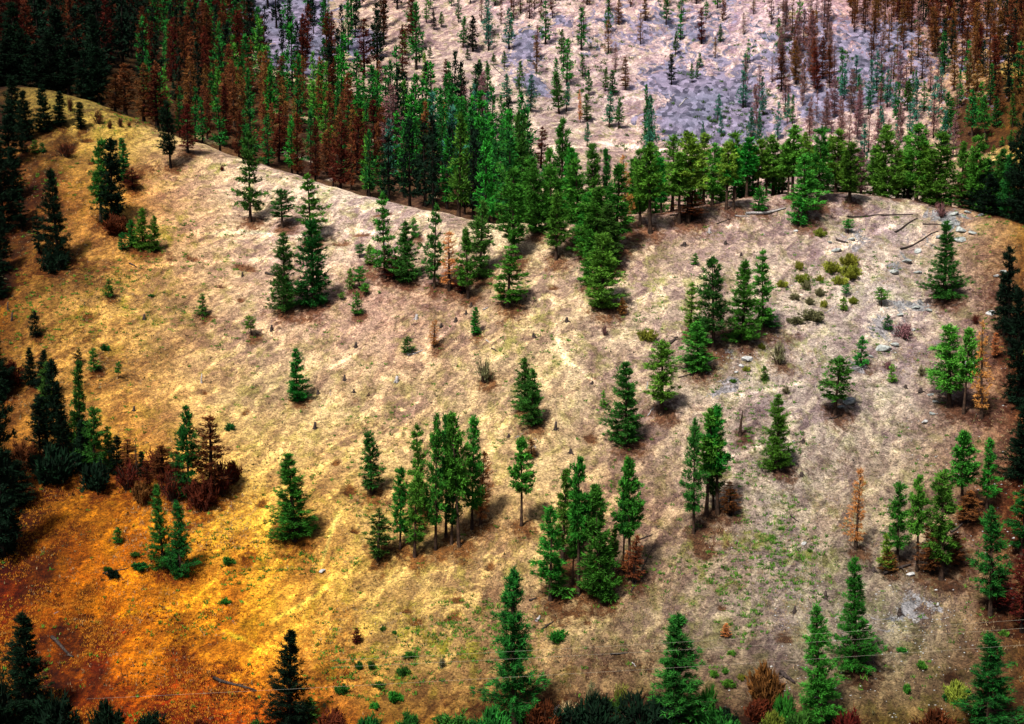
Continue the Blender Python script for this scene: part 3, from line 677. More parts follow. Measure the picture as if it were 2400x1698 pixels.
 (1356, 1394, 1076, 50, 'bare', 'G', 'tallest pine of the lower centre grove with long bare trunk'),
 (1386, 1330, 1140, 40, 'bare', 'D', 'dark thin pine in the middle back of the lower centre grove'),
 (1407, 1414, 1142, 78, 'full', 'G', 'full pine branching to the ground in the lower centre grove'),
 (1308, 1400, 1330, 60, 'sap', 'G', 'low bushy young pine at the foot of the lower centre grove'),
 (1437, 1352, 1240, 26, 'bare', 'O', 'spindly pine between two tall ones, right in the lower centre grove'),
 (1476, 1362, 1080, 60, 'bare', 'G', 'tall pine at the right edge of the lower centre grove'),
 (1460, 1350, 1120, 44, 'bare', 'D', 'second bare stem leaning by the rightmost pine of the lower centre grove'),
 (1207, 1700, 1335, 118, 'spire', 'D', 'very large pine rising from the bottom edge at the centre'),
 (1580, 1705, 1436, 122, 'spire', 'D', 'large bushy dark pine at the bottom edge crossed by thin cables'),
 (1922, 1705, 1427, 92, 'spire', 'G', 'large green pine with black foot at the bottom edge, left of a lone spire'),
 (2005, 1572, 1309, 98, 'spire', 'G', 'spire shaped bright pine standing clear above the bottom edge on the right'),
 (2317, 1710, 1486, 122, 'spire', 'D', 'broad dark pine in the lower right corner'),
 # right centre
 (1619, 782, 664, 50, 'open', 'O', 'thin open pine left of three taller ones on the right slope'),
 (1673, 822, 605, 66, 'tall', 'D', 'tall layered pine with bare foot on the right slope'),
 (1636, 873, 756, 68, 'full', 'B', 'bright bushy pine leaning right in front of the taller layered pine'),
 (1650, 812, 745, 40, 'sap', 'D', 'short dark pine wedged between the bright bushy pine and the layered one'),
 (1740, 806, 611, 74, 'spire', 'G', 'dense cone shaped pine on the right slope'),
 (1788, 778, 590, 52, 'open', 'G', 'slender pine on the right of the dense cone shaped pine'),
 (1805, 772, 735, 50, 'sap', 'D', 'low dark young pine at the foot of the slender right slope pine'),
 (1549, 971, 800, 66, 'tall', 'O', 'pale airy olive pine behind the big dark pine, right of centre'),
 (1467, 1045, 853, 84, 'full', 'D', 'big dark pine with layered skirt, right of centre'),
 (1414, 960, 917, 16, 'sap', 'O', 'tiny olive sapling left of the big layered dark pine'),
 (1630, 623, 594, 20, 'sap', 'G', 'tiny pine alone on the bare upper slope right of centre'),
 (1791, 896, 858, 20, 'sap', 'G', 'tiny pine alone below the slender right slope pine'),
 (1626, 1251, 986, 50, 'tall', 'D', 'left pine of the tight cluster of three, right of centre'),
 (1655, 1212, 963, 54, 'bare', 'G', 'middle pine of the tight cluster of three, right of centre'),
 (1682, 1206, 955, 60, 'bare', 'G', 'right pine of the tight cluster of three, right of centre'),
 (1672, 1198, 1010, 46, 'tall', 'D', 'dark lower crown behind the tight cluster of three'),
 (1822, 1105, 925, 68, 'spire', 'G', 'shapely pine alone right of the tight cluster of three'),
 (1957, 976, 842, 74, 'round', 'G', 'short trunked pine with spreading crown beside a small boulder'),
 (2016, 863, 791, 34, 'sap', 'B', 'bright young pine on a bare stem above the spreading pine'),
 (2081, 781, 738, 24, 'sap', 'D', 'narrow young pine beside the grey bush on the rocks'),
 (2066, 722, 675, 32, 'lol', 'G', 'conical young pine above the rocks on the right slope'),
 (1983, 697, 667, 22, 'lol', 'B', 'tiny umbrella topped pine, upper of two on the right slope'),
 (1977, 733, 697, 20, 'sap', 'O', 'tiny olive pine, lower of two on the right slope'),
 (1987, 548, 514, 28, 'lol', 'B', 'small bright pine above the yellow green shrubs'),
 (2090, 899, 855, 22, 'sap', 'O', 'small yellowish pine left of the tall twin pines on the right'),
 (2212, 705, 520, 84, 'spire', 'D', 'large dense pine below the rocky crest on the right'),
 (2225, 955, 762, 84, 'tall', 'O', 'wide olive pine, left of the twins on the right'),
 (2258, 973, 772, 50, 'bare', 'O', 'bare trunked pine, right of the twins on the right'),
 (2368, 835, 583, 62, 'tall', 'K', 'dark tall pine near the right edge below the crest'),
 (2352, 790, 640, 46, 'open', 'K', 'thin dark pine left of the dark tall one by the right edge'),
 (2388, 950, 680, 70, 'full', 'K', 'dark pine cut by the right edge above the lower dark ones'),
 (2392, 1130, 940, 78, 'full', 'K', 'black pine at the right edge at mid height'),
 (2394, 1310, 1127, 64, 'open', 'D', 'dark open pine at the right edge below the black one'),
 (2253, 1216, 1013, 64, 'bare', 'G', 'bare trunked pine behind the right hand trio'),
 (2312, 1200, 1030, 42, 'tall', 'G', 'slim pine behind and right of the right hand trio'),
 (2103, 1320, 1131, 50, 'tall', 'G', 'left pine of the right hand trio'),
 (2149, 1345, 1115, 52, 'bare', 'G', 'middle pine of the right hand trio on a long trunk'),
 (2206, 1360, 1109, 68, 'tall', 'G', 'widest right pine of the right hand trio'),
 (2077, 1345, 1253, 36, 'open', 'O', 'short olive pine at the left foot of the right hand trio'),
 (2321, 1445, 1194, 76, 'tall', 'D', 'dark pine with bare trunk below the trio near the right edge'),
 # ridge edge on the right, photographed bases
 (1500, 531, 352, 48, 'tall', 'G', 'ridge pine right of the orange dead one'),
 (1524, 547, 338, 54, 'bare', 'G', 'ridge pine with bare trunk, second right of the orange dead one'),
 (1550, 500, 370, 38, 'tall', 'G', 'slight ridge pine between the bare trunked pair and the olive clump'),
 (1612, 522, 314, 74, 'bare', 'O', 'olive multi stemmed ridge pine with brown skirt'),
 (1592, 525, 360, 56, 'bare', 'O', 'left stem of the olive ridge clump, brown beneath'),
 (1669, 483, 338, 50, 'tall', 'O', 'ridge pine second right of the olive clump'),
 (1702, 493, 335, 50, 'bare', 'O', 'left of two twin stemmed pines on the ridge'),
 (1719, 493, 345, 50, 'bare', 'B', 'right of two twin stemmed pines on the ridge'),
 (1777, 498, 440, 38, 'sap', 'B', 'small bright young pine over the pale log on the ridge'),
 (1857, 466, 296, 50, 'bare', 'B', 'tall ridge pine just behind the bright front pine'),
 (1847, 466, 330, 40, 'bare', 'G', 'shorter ridge pine left behind the bright front pine'),
 (1888, 524, 366, 66, 'tall', 'B', 'bright pine standing in front of the ridge row'),
 (1871, 531, 463, 40, 'sap', 'B', 'low bright young pine at the left foot of the front ridge pine'),
 (1916, 481, 300, 56, 'tall', 'B', 'tall ridge pine right behind the bright front pine'),
 (1991, 476, 334, 50, 'tall', 'G', 'ridge pine with spreading right side before the rocky crest'),
]
for (px, b, t, w, k, m, lab) in PINES:
    small = k in ('sap', 'lol')
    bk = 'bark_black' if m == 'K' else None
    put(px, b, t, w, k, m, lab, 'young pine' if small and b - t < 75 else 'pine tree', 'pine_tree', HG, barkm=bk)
# the row standing on or just behind the ridge: column, metres behind the ridge, top row, width, form, needles, label
RIDGE = [
 (1488, 9, 372, 52, 'full', 'G', 'full pine behind the first ones right of the orange dead tree'), (1538, 10, 356, 50, 'full', 'G', 'full pine behind the slight ridge pine'),
 (1630, 10, 340, 54, 'full', 'G', 'full pine filling the gap right of the olive clump'), (1688, 9, 352, 50, 'full', 'O', 'olive pine filling behind the twin stemmed pair'),
 (1738, 10, 350, 50, 'full', 'G', 'full pine low behind the right of the twin stemmed pair'), (1765, 12, 345, 46, 'full', 'O', 'low olive pine deep in the ridge belt over the small bright one'),
 (1825, 12, 362, 50, 'full', 'G', 'low full pine deep in the belt by the bright front pine'), (1905, 12, 345, 56, 'full', 'G', 'full pine deep in the belt behind the bright front pine'),
 (1975, 9, 352, 54, 'full', 'G', 'full pine deep in the belt right of the broad olive one'), (2005, 8, 372, 44, 'full', 'O', 'low olive pine before the sparse half bare ridge tree'),
 (2060, 8, 360, 48, 'full', 'G', 'low full pine under the thin olive one behind the crest'), (2118, 8, 362, 48, 'full', 'O', 'low olive pine under the thin one behind the crest'),
 (2180, 8, 360, 52, 'full', 'G', 'low full pine left of the wide dark green one'), (1345, 10, 350, 56, 'full', 'G', 'full pine behind the gap left of the thick saddle clump'),
 (1240, 6, 372, 54, 'full', 'G', 'full pine rising just behind the saddle'), (1275, 8, 396, 50, 'full', 'D', 'lower dark pine just behind the saddle'),
 (-20, 3, 60, 70, 'full', 'K', 'black tree of the dark wood cut by the left edge'), (25, 2, 90, 60, 'full', 'K', 'black tree first in the dark wood front'),
 (62, 3, 70, 60, 'full', 'K', 'black tree second in the dark wood front'), (98, 2, 105, 50, 'tall', 'K', 'black tree third in the dark wood front'),
 (132, 3, 80, 56, 'full', 'K', 'black tree fourth in the dark wood front'), (170, 3, 96, 50, 'tall', 'K', 'black tree fifth in the dark wood front'),
 (205, 2, 120, 44, 'full', 'K', 'black tree sixth in the dark wood front'), (240, 3, 110, 48, 'tall', 'K', 'black tree last in the dark wood front'),
 (48, 12, 10, 70, 'full', 'K', 'tall black tree behind the first two of the dark wood'), (150, 12, 20, 70, 'full', 'K', 'tall black tree behind the middle of the dark wood'),
 (225, 12, 40, 60, 'full', 'K', 'tall black tree behind the end of the dark wood'), (300, 4, 150, 46, 'dead', 'R', 'bright rusty dead tree at the edge of the dark wood'),
 (1205, 14, 330, 56, 'full', 'G', 'tall pine behind the left side of the saddle'),
 (1224, 22, 268, 60, 'full', 'D', 'high dark pine at the tip of the forest beside the saddle'),
 (1315, 22, 282, 62, 'full', 'G', 'rounded tall pine standing by itself behind the saddle'),
 (1576, 3, 320, 46, 'tall', 'O', 'narrow ridge pine left of the olive clump'),
 (1649, 3, 315, 44, 'tall', 'O', 'ridge pine directly right of the olive clump'),
 (1723, 5, 310, 44, 'tall', 'O', 'ridge pine behind the twin stemmed pair'),
 (1750, 3, 324, 44, 'bare', 'G', 'ridge pine first right of the twin stemmed pair'),
 (1775, 4, 328, 38, 'bare', 'O', 'ridge pine behind the small bright young one'),
 (1796, 3, 348, 42, 'bare', 'O', 'ridge pine above the pale log'),
 (1812, 5, 318, 44, 'tall', 'B', 'ridge pine at the right end of the pale log'),
 (1832, 6, 340, 36, 'bare', 'O', 'thin ridge pine left of the bright front pine'),
 (1890, 5, 312, 40, 'tall', 'O', 'ridge pine hidden low by the bright front pine'),
 (1940, 4, 330, 40, 'bare', 'O', 'ridge pine between the tall pair right of the bright front pine'),
 (1958, 2, 307, 56, 'tall', 'O', 'broad olive ridge pine left of the crest gap'),
 (2018, 3, 350, 34, 'dead', 'P', 'sparse half bare tree on the ridge before the crest'),
 (2047, 3, 340, 40, 'tall', 'O', 'thin olive pine behind the start of the rocky crest'),
 (2075, 2, 296, 62, 'full', 'B', 'full bright pine behind the rocky crest'),
 (2103, 3, 355, 34, 'tall', 'O', 'small olive pine behind the middle of the rocky crest'),
 (2128, 5, 320, 36, 'tall', 'O', 'thin pine right of the full bright one behind the crest'),
 (2148, 2, 291, 56, 'tall', 'O', 'tall pale olive pine behind the rocky crest'),
 (2166, 2, 338, 48, 'tall', 'O', 'lower olive pine leaning on the tall pale one behind the crest'),
 (2197, 2, 313, 76, 'full', 'G', 'wide dark green pine behind the rocky crest'),
 (2230, 2, 440, 30, 'sap', 'G', 'small young pine on the crest right of the wide dark green one'),
 (2251, 3, 334, 40, 'tall', 'G', 'slim pine left of the pale spur behind the crest'),
 (2288, 3, 322, 50, 'tall', 'G', 'slim pine right of the pale spur gap behind the crest'),
 (2275, 6, 385, 50, 'full', 'G', 'low pine between the two slim ones behind the crest'),
 (2312, 6, 375, 50, 'full', 'D', 'dark pine at the start of the shaded right end of the ridge'),
 (2337, 4, 352, 50, 'full', 'D', 'dark pine in the shaded right end of the ridge'),
 (2352, 8, 372, 46, 'full', 'K', 'blackish pine deep in the shaded right end of the ridge'),
 (2368, 4, 360, 50, 'full', 'D', 'dark pine near the right edge on the ridge'),
 (2392, 4, 268, 56, 'full', 'K', 'tallest blackish pine at the right edge on the ridge'),
 (2412, 3, 330, 60, 'full', 'K', 'blackish pine cut by the right edge on the ridge'),
 (2300, 3, 410, 44, 'full', 'K', 'low blackish pine under the slim pine on the right ridge'),
 (2325, 2, 410, 50, 'full', 'K', 'low blackish pine at the foot of the shaded ridge end'),
]
for (px, dy, t, w, k, m, lab) in RIDGE:
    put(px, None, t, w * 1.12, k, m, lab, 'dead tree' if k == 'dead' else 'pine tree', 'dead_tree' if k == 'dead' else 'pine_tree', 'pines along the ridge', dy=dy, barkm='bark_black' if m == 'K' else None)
DEAD = [
 (337, 285, 150, 46, 'dead', 'R', 'rusty dead pine with dark trunk at the left end of the forest edge'),
 (369, 299, 165, 50, 'dead', 'r', 'deep red dead pine second from left on the forest edge'),
 (440, 360, 245, 34, 'dead', 'r', 'thin brown dead pine with bare stem right of the lone blackish pine'),
 (270, 262, 175, 40, 'dead', 'r', 'dark brown dead tree beside the pale gap at the upper left'),
 (1053, 681, 544, 48, 'deadfull', 'A', 'orange dead pine among the slender green ones, upper middle'),
 (1467, 545, 365, 36, 'deadfull', 'A', 'tall narrow orange dead pine in the thick saddle clump'),
 (1017, 815, 750, 26, 'deadfull', 'A', 'small orange dead pine alone in the centre of the slope'),
 (495, 1168, 975, 74, 'dead', 'r', 'rusty brown dead pine behind the leaning dark pine, left'),
 (385, 1132, 1045, 60, 'dead', 'r', 'low brown dead tree left of the leaning dark pine'),
 (415, 1165, 1060, 50, 'dead', 'r', 'dark brown dead tree between two others under the dark pine'),
 (300, 1110, 1030, 46, 'dead', 'R', 'rusty small dead tree right of the big dark clump'),
 (322, 1128, 1012, 14, 'snag', 'P', 'thin bare snag right of the rusty small dead tree'),
 (345, 1170, 1080, 34, 'dead', 'r', 'low rusty dead tree at the top of the rusty gully, left'),
 (2005, 1290, 1100, 44, 'deadfull', 'A', 'orange dead pine alone on the right slope'),
 (2300, 985, 755, 42, 'deadfull', 'A', 'tall thin amber dead pine by the right edge'),
 (2332, 842, 780, 26, 'dead', 'A', 'short amber dead pine right of the tall thin amber one'),
 (1126, 1236, 1060, 40, 'dead', 'A', 'amber dead tree half hidden at the right of the middle grove'),
 (1484, 1372, 1255, 36, 'dead', 'R', 'rust coloured low dead tree under the rightmost pine of the lower centre grove'),
 (1470, 1350, 1290, 34, 'dead', 'A', 'amber dead twigs below the rightmost pines of the lower centre grove'),
 (1712, 1212, 1130, 44, 'dead', 'R', 'rust coloured dead tree right of the tight cluster of three'),
 (1734, 1022, 960, 34, 'snag', 'P', 'small bare dead tree on the slope left of the shapely lone pine'),
 (1246, 1078, 1030, 26, 'dead', 'R', 'small rusty dead tree behind the bare stemmed lone pine'),
 (1458, 740, 698, 24, 'dead', 'A', 'small orange dead sapling right of the full pine under the saddle'),
 (2182, 1350, 1230, 60, 'dead', 'R', 'brown dead tree tangled behind the right hand trio'),
 (2240, 1330, 1250, 50, 'dead', 'R', 'brown dead tree right of the right hand trio'),
 (2268, 1225, 1150, 60, 'dead', 'R', 'brown dead branches under the bare trunked pine behind the trio'),
 (2342, 1430, 1330, 60, 'dead', 'r', 'deep red dead tree beside the bare trunk near the right edge'),
 (1700, 1496, 1460, 20, 'dead', 'A', 'tiny orange dead sapling on the lower right slope'),
 (1620, 515, 448, 70, 'dead', 'R', 'brown dead skirt of branches under the olive ridge clump'),
 (312, 446, 395, 34, 'dead', 'r', 'reddish dead shrub tree right of the tall close pair, upper left'),
 (925, 655, 600, 60, 'dead', 'r', 'brown dead twigs below the layered close pair'),
 (1080, 690, 620, 34, 'dead', 'r', 'dark brown dead tree at the foot of the orange dead pine'),
 (2395, 1480, 1290, 60, 'dead', 'r', 'deep brown dead tree at the right edge low down'),
 (2085, 1345, 1290, 40, 'dead', 'R', 'brown dead twigs at the left foot of the right hand trio'),
]
for (px, b, t, w, k, m, lab) in DEAD:
    put(px, b, t, w, k, m, lab, 'dead tree', 'dead_tree', 'dead trees on the grassy hillside', barkm='bark_black' if m in 'rR' else 'bark')

# ------------------------------------------------------------------ shrubs on the hillside
SHRUBS = [
 (520, 1165, 1075, 70, 'twig', 'r', 'brown thicket at the right foot of the rusty brown dead pine'),
 (470, 1190, 1125, 70, 'leafy', 'r', 'dark brown thicket under the leaning dark pine'),
 (405, 1175, 1090, 80, 'twig', 'r', 'brown thicket at the left foot of the leaning dark pine'),
 (365, 1110, 1050, 60, 'twig', 'r', 'brown bush left of the low brown dead tree'),
 (300, 1150, 1080, 70, 'twig', 'r', 'brown thicket right of the big dark clump'),
 (230, 1150, 1085, 80, 'leafy', 'K', 'black brush under the right side of the big dark clump'),
 (130, 1130, 1050, 110, 'leafy', 'K', 'black brush under the left side of the big dark clump'),
 (60, 1110, 1040, 80, 'leafy', 'r', 'dark red brush left of the big dark clump'),
 (330, 1180, 1130, 44, 'leafy', 'R', 'rusty low bush at the top of the rusty gully'),
 (545, 1130, 1085, 44, 'leafy', 'r', 'small brown bush right of the brown thicket'),
 (155, 372, 334, 50, 'twig', 'r', 'dark twiggy bush in the amber hollow, upper left'),
 (128, 635, 590, 60, 'leafy', 'K', 'black brush at the foot of the tall pointed pine, upper left'),
 (270, 545, 505, 60, 'leafy', 'r', 'dark brush at the foot of the tall close pair, upper left'),
 (25, 900, 850, 60, 'leafy', 'r', 'dark red brush at the left edge above the huge black mass'),
 (1135, 896, 836, 48, 'twig', 'S', 'round olive bush alone in the centre of the slope'),
 (1826, 858, 800, 42, 'twig', 'S', 'feathery grey olive bush alone on the right slope'),
 (1842, 925, 900, 24, 'twig', 'S', 'small grey bush below the feathery olive bush'),
 (2118, 797, 755, 60, 'twig', 'P', 'grey brown bush beside the narrow young pine on the rocks'),
 (2160, 885, 855, 30, 'twig', 'S', 'pale bush left of the twin olive pines'),
 (2080, 870, 845, 28, 'twig', 'P', 'thin grey bush behind the small yellowish pine'),
 (2207, 510, 474, 34, 'twig', 'P', 'bare grey bush on the rocky crest'),
 (2286, 762, 735, 26, 'twig', 'r', 'dark round bush left of the amber dead pine at the right'),
 (1417, 788, 758, 18, 'twig', 'P', 'small bare bush under the full pine below the saddle'),
 (1516, 800, 772, 42, 'leafy', 'Y', 'low bright green shrub alone on the middle slope'),
 (1996, 652, 622, 54, 'leafy', 'Y', 'largest yellow green shrub, lower right of the shrub patch'),
 (1992, 624, 596, 40, 'leafy', 'Y', 'yellow green shrub at the top of the shrub patch'),
 (1948, 638, 612, 46, 'leafy', 'Y', 'olive shrub left of the top one in the shrub patch'),
 (1966, 668, 646, 36, 'leafy', 'Y', 'small yellow green shrub under the middle of the shrub patch'),
 (1922, 556, 536, 26, 'leafy', 'Y', 'yellow green shrub above the shrub patch'),
 (1880, 662, 642, 32, 'leafy', 'Y', 'yellow green shrub left below the shrub patch'),
 (1890, 678, 658, 22, 'leafy', 'S', 'olive tuft under the shrub left of the patch'),
 (1921, 662, 646, 20, 'leafy', 'Y', 'small olive shrub between the patch and its left neighbour'),
 (1874, 632, 612, 20, 'leafy', 'Y', 'small shrub at the far left top of the shrub patch'),
 (1831, 674, 656, 26, 'leafy', 'Y', 'shrub close to the slender right slope pine'),
 (1922, 696, 676, 26, 'leafy', 'S', 'grey olive shrub below the shrub patch'),
 (1863, 706, 688, 26, 'leafy', 'S', 'olive shrub at the left of the lower shrub rows'),
 (1932, 722, 704, 20, 'leafy', 'Y', 'olive shrub at the right of the lower shrub rows'),
 (1898, 716, 698, 22, 'leafy', 'S', 'olive shrub in the middle of the lower shrub rows'),
 (1907, 752, 726, 56, 'leafy', 'S', 'long olive shrub lowest in the shrub rows'),
 (1866, 760, 742, 40, 'leafy', 'S', 'low olive shrub at the lower left end of the shrub rows'),
 (2000, 716, 696, 24, 'leafy', 'Y', 'small yellow green shrub beside the two tiny pines'),
 (1305, 1508, 1478, 46, 'leafy', 'G', 'low dark green shrub below the lower centre grove'),
 (1748, 870, 858, 18, 'leafy', 'Y', 'small yellow shrub above the white rocks'),
 (1785, 818, 805, 18, 'leafy', 'Y', 'tiny yellow shrub below the dense cone shaped pine'),
 (1718, 900, 888, 16, 'leafy', 'G', 'tiny green shrub below the white rocks'),
 (947, 1584, 1562, 32, 'leafy', 'D', 'dark green shrub on amber grass, lower centre left'),
 (842, 1570, 1550, 18, 'leafy', 'D', 'small dark shrub, left of two close ones on amber grass'),
 (870, 1568, 1548, 20, 'leafy', 'D', 'small dark shrub, right of two close ones on amber grass'),
 (803, 1626, 1604, 34, 'leafy', 'D', 'low dark shrub nearest the black bottom pine on its right'),
 (888, 1612, 1598, 34, 'leafy', 'D', 'flat dark shrub between others near the bottom'),
 (925, 1650, 1620, 40, 'leafy', 'G', 'larger green shrub near the bottom, lower centre left'),
 (880, 1665, 1648, 30, 'leafy', 'G', 'green shrub near the bottom under the flat dark one'),
 (960, 1542, 1528, 34, 'leafy', 'G', 'flat green shrub uppermost of the lower centre left shrubs'),
 (897, 1482, 1468, 16, 'leafy', 'D', 'small dark shrub beside a pale trail, lower centre left'),
 (925, 1492, 1480, 14, 'leafy', 'D', 'tiny dark shrub right of another beside the pale trail'),
 (836, 1510, 1472, 26, 'dead', 'r', 'small deep brown dead bush on amber grass, lower left centre'),
 (1036, 1572, 1538, 24, 'twig', 'S', 'thin grey bush left of the very large bottom pine'),
 (1795, 1652, 1562, 88, 'leafy', 'R', 'big rust red bush at the bottom right of centre'),
 (1770, 1690, 1640, 60, 'leafy', 'r', 'dark red bush under the big rust red one'),
 (1840, 1700, 1630, 60, 'leafy', 'G', 'green bush right of the big rust red one'),
 (1810, 1712, 1670, 50, 'leafy', 'Y', 'yellow green bush at the bottom edge by the rust red one'),
 (1652, 1695, 1610, 50, 'leafy', 'G', 'green bush at the right side of the large bushy bottom pine'),
 (1388, 1662, 1600, 50, 'twig', 'S', 'pale feathery bush near the bottom edge, centre'),
 (1330, 1690, 1640, 50, 'twig', 'W', 'straw coloured bush at the bottom edge, centre'),
 (1455, 1652, 1600, 40, 'twig', 'Y', 'light green feathery bush near the bottom, left of the bushy pine'),
 (1450, 1672, 1635, 34, 'leafy', 'D', 'dark green bush under the light feathery one'),
 (1395, 1730, 1640, 130, 'leafy', 'K', 'blackish thicket at the bottom edge, left half of the dark band'),
 (1510, 1730, 1635, 130, 'leafy', 'K', 'blackish thicket at the bottom edge, right half of the dark band'),
 (1270, 1722, 1650, 90, 'leafy', 'r', 'dark red brush right of the very large bottom pine'),
 (1150, 1725, 1662, 80, 'leafy', 'D', 'dark green brush left of the very large bottom pine'),
 (1060, 1722, 1672, 80, 'leafy', 'D', 'dark green brush at the bottom edge, centre left'),
 (960, 1722, 1670, 60, 'leafy', 'D', 'green and brown brush at the bottom edge under the green shrubs'),
 (1700, 1700, 1662, 50, 'leafy', 'K', 'dark bush at the bottom edge between two big pines'),
 (1672, 1590, 1570, 22, 'leafy', 'G', 'small green shrub right of the bushy bottom pine, under the cable'),
 (1700, 1584, 1568, 20, 'leafy', 'G', 'small green shrub second right of the bushy bottom pine'),
 (1706, 1612, 1594, 34, 'leafy', 'G', 'green shrub above the dark bush between two big pines'),
 (1738, 1594, 1580, 18, 'leafy', 'Y', 'small yellow green shrub left of the rust red bush'),
 (1716, 1540, 1526, 26, 'leafy', 'G', 'small green shrub on the slope above the cable, lower right'),
 (2243, 1650, 1600, 60, 'leafy', 'Y', 'yellow green bush left of the corner pine'),
 (2225, 1648, 1622, 36, 'leafy', 'D', 'dark shrub below the yellow green bush by the corner pine'),
 (2124, 1630, 1602, 20, 'leafy', 'G', 'narrow green shrub on the lower right slope'),
 (2112, 1532, 1518, 26, 'leafy', 'G', 'small green shrub under the grey gravel patch'),
 (2160, 1568, 1548, 26, 'leafy', 'G', 'green shrub right below the gravel patch'),
 (2352, 1492, 1476, 22, 'leafy', 'G', 'small green shrub above the corner pine'),
 (255, 1730, 1650, 80, 'leafy', 'K', 'blackish shrub at the bottom edge on red grass'),
 (345, 1730, 1672, 70, 'leafy', 'K', 'blackish shrub at the bottom edge right of another black one'),
 (1330, 1735, 1660, 110, 'leafy', 'K', 'blackish brush joining the thicket and the dark red brush at the bottom edge'),
 (1680, 1735, 1670, 90, 'leafy', 'D', 'dark green brush under the dark bush between two big bottom pines'),
 (1870, 1730, 1665, 60, 'leafy', 'D', 'dark green brush at the left foot of the large bottom right pine'),
 (1990, 1740, 1670, 80, 'leafy', 'r', 'deep brown brush at the right foot of the large bottom right pine'),
 (2190, 1735, 1665, 90, 'leafy', 'r', 'deep brown brush at the left foot of the corner pine'),
 (125, 1725, 1630, 110, 'leafy', 'K', 'big black brush right of the black pine in the lower left corner'),
 (-10, 1725, 1590, 90, 'leafy', 'K', 'big black brush left of the black pine in the lower left corner'),
 (470, 1735, 1690, 60, 'leafy', 'r', 'dark red brush at the bottom edge on red grass'),
 (780, 1730, 1668, 80, 'leafy', 'r', 'dark red brush right of the black bottom pine'),
 (868, 1735, 1680, 70, 'leafy', 'D', 'dark green brush at the bottom edge second right of the black pine'),
 (600, 1720, 1690, 40, 'leafy', 'D', 'small green shrub at the bottom edge left of the black pine'),
 (266, 1356, 1334, 34, 'leafy', 'K', 'black low shrub left of the two joined pines'),
 (325, 1336, 1318, 44, 'leafy', 'D', 'low dark green shrub reaching from the two joined pines'),
 (528, 1418, 1404, 24, 'leafy', 'G', 'low green shrub on straw grass, lower left'),
 (535, 1325, 1305, 34, 'leafy', 'D', 'dark green shrub beside a brown scar, left centre'),
 (250, 1340, 1328, 20, 'leafy', 'D', 'tiny dark shrub above the black low one'),
 (318, 1306, 1294, 26, 'leafy', 'D', 'tiny flat shrub up left of the two joined pines'),
 (231, 293, 258, 30, 'twig', 'r', 'dark red shrub in the row on the green knoll'),
 (258, 303, 280, 16, 'twig', 'r', 'small dark shrub second in the row on the green knoll'),
 (282, 299, 274, 18, 'twig', 'r', 'small dark shrub third in the row on the green knoll'),
 (303, 300, 284, 10, 'twig', 'r', 'tiny dark shrub last in the row on the green knoll'),
 (165, 262, 226, 20, 'twig', 'r', 'dark red shrub behind the green knoll'),
 (520, 402, 386, 14, 'twig', 'r', 'small reddish shrub on the pale ridge left of the tall thin pine'),
 (540, 1010, 992, 24, 'leafy', 'D', 'low dark shrub right of the rusty brown dead pine'),
 (245, 822, 806, 20, 'leafy', 'D', 'low dark shrub above the tiny ball topped pine'),
 (355, 698, 690, 18, 'leafy', 'D', 'tiny dark shrub on the left slope between two little pines'),
]
for (px, b, t, w, k, m, lab) in SHRUBS:
    put(px, b, t, w, k, m, lab, 'shrub', 'shrub', 'shrubs on the hillside', parts=('stem', 'foliage'), barkm='bark')

# ------------------------------------------------------------------ fallen logs, stumps, boulders
def log(x1, y1, x2, y2, r, mat, label, branches=0):
    a = cast(x1, y1); b = cast(x2, y2)
    n = 7; R = np.random.default_rng(int(x1 * 7 + y1)); P = []
    for k in range(n):
        t = k / (n - 1); x = a[0] + (b[0] - a[0]) * t; y = a[1] + (b[1] - a[1]) * t
        P.append([x + R.normal(0, .04), y + R.normal(0, .04), float(H(np.array([x]), np.array([y]))[0]) + r * 0.7])
    P = np.array(P); st = Sticks(8); o0 = P[0].copy(); P = P - o0
    st.tube(P, np.linspace(r * 1.2, r * 0.55, n))
    for k in range(branches):
        t = R.integers(1, n - 1); d = R.normal(0, 1, 3); d[2] = abs(d[2]) * 0.6
        st.tube(np.array([P[t], P[t] + d * 0.5, P[t] + d * 1.0]), [r * 0.35, r * 0.22, r * 0.1], 6)
    o = link('fallen_log', st.mesh('fallen_log', M[mat])); o.location = o0
    tag(o, label, 'log', 'fallen logs')
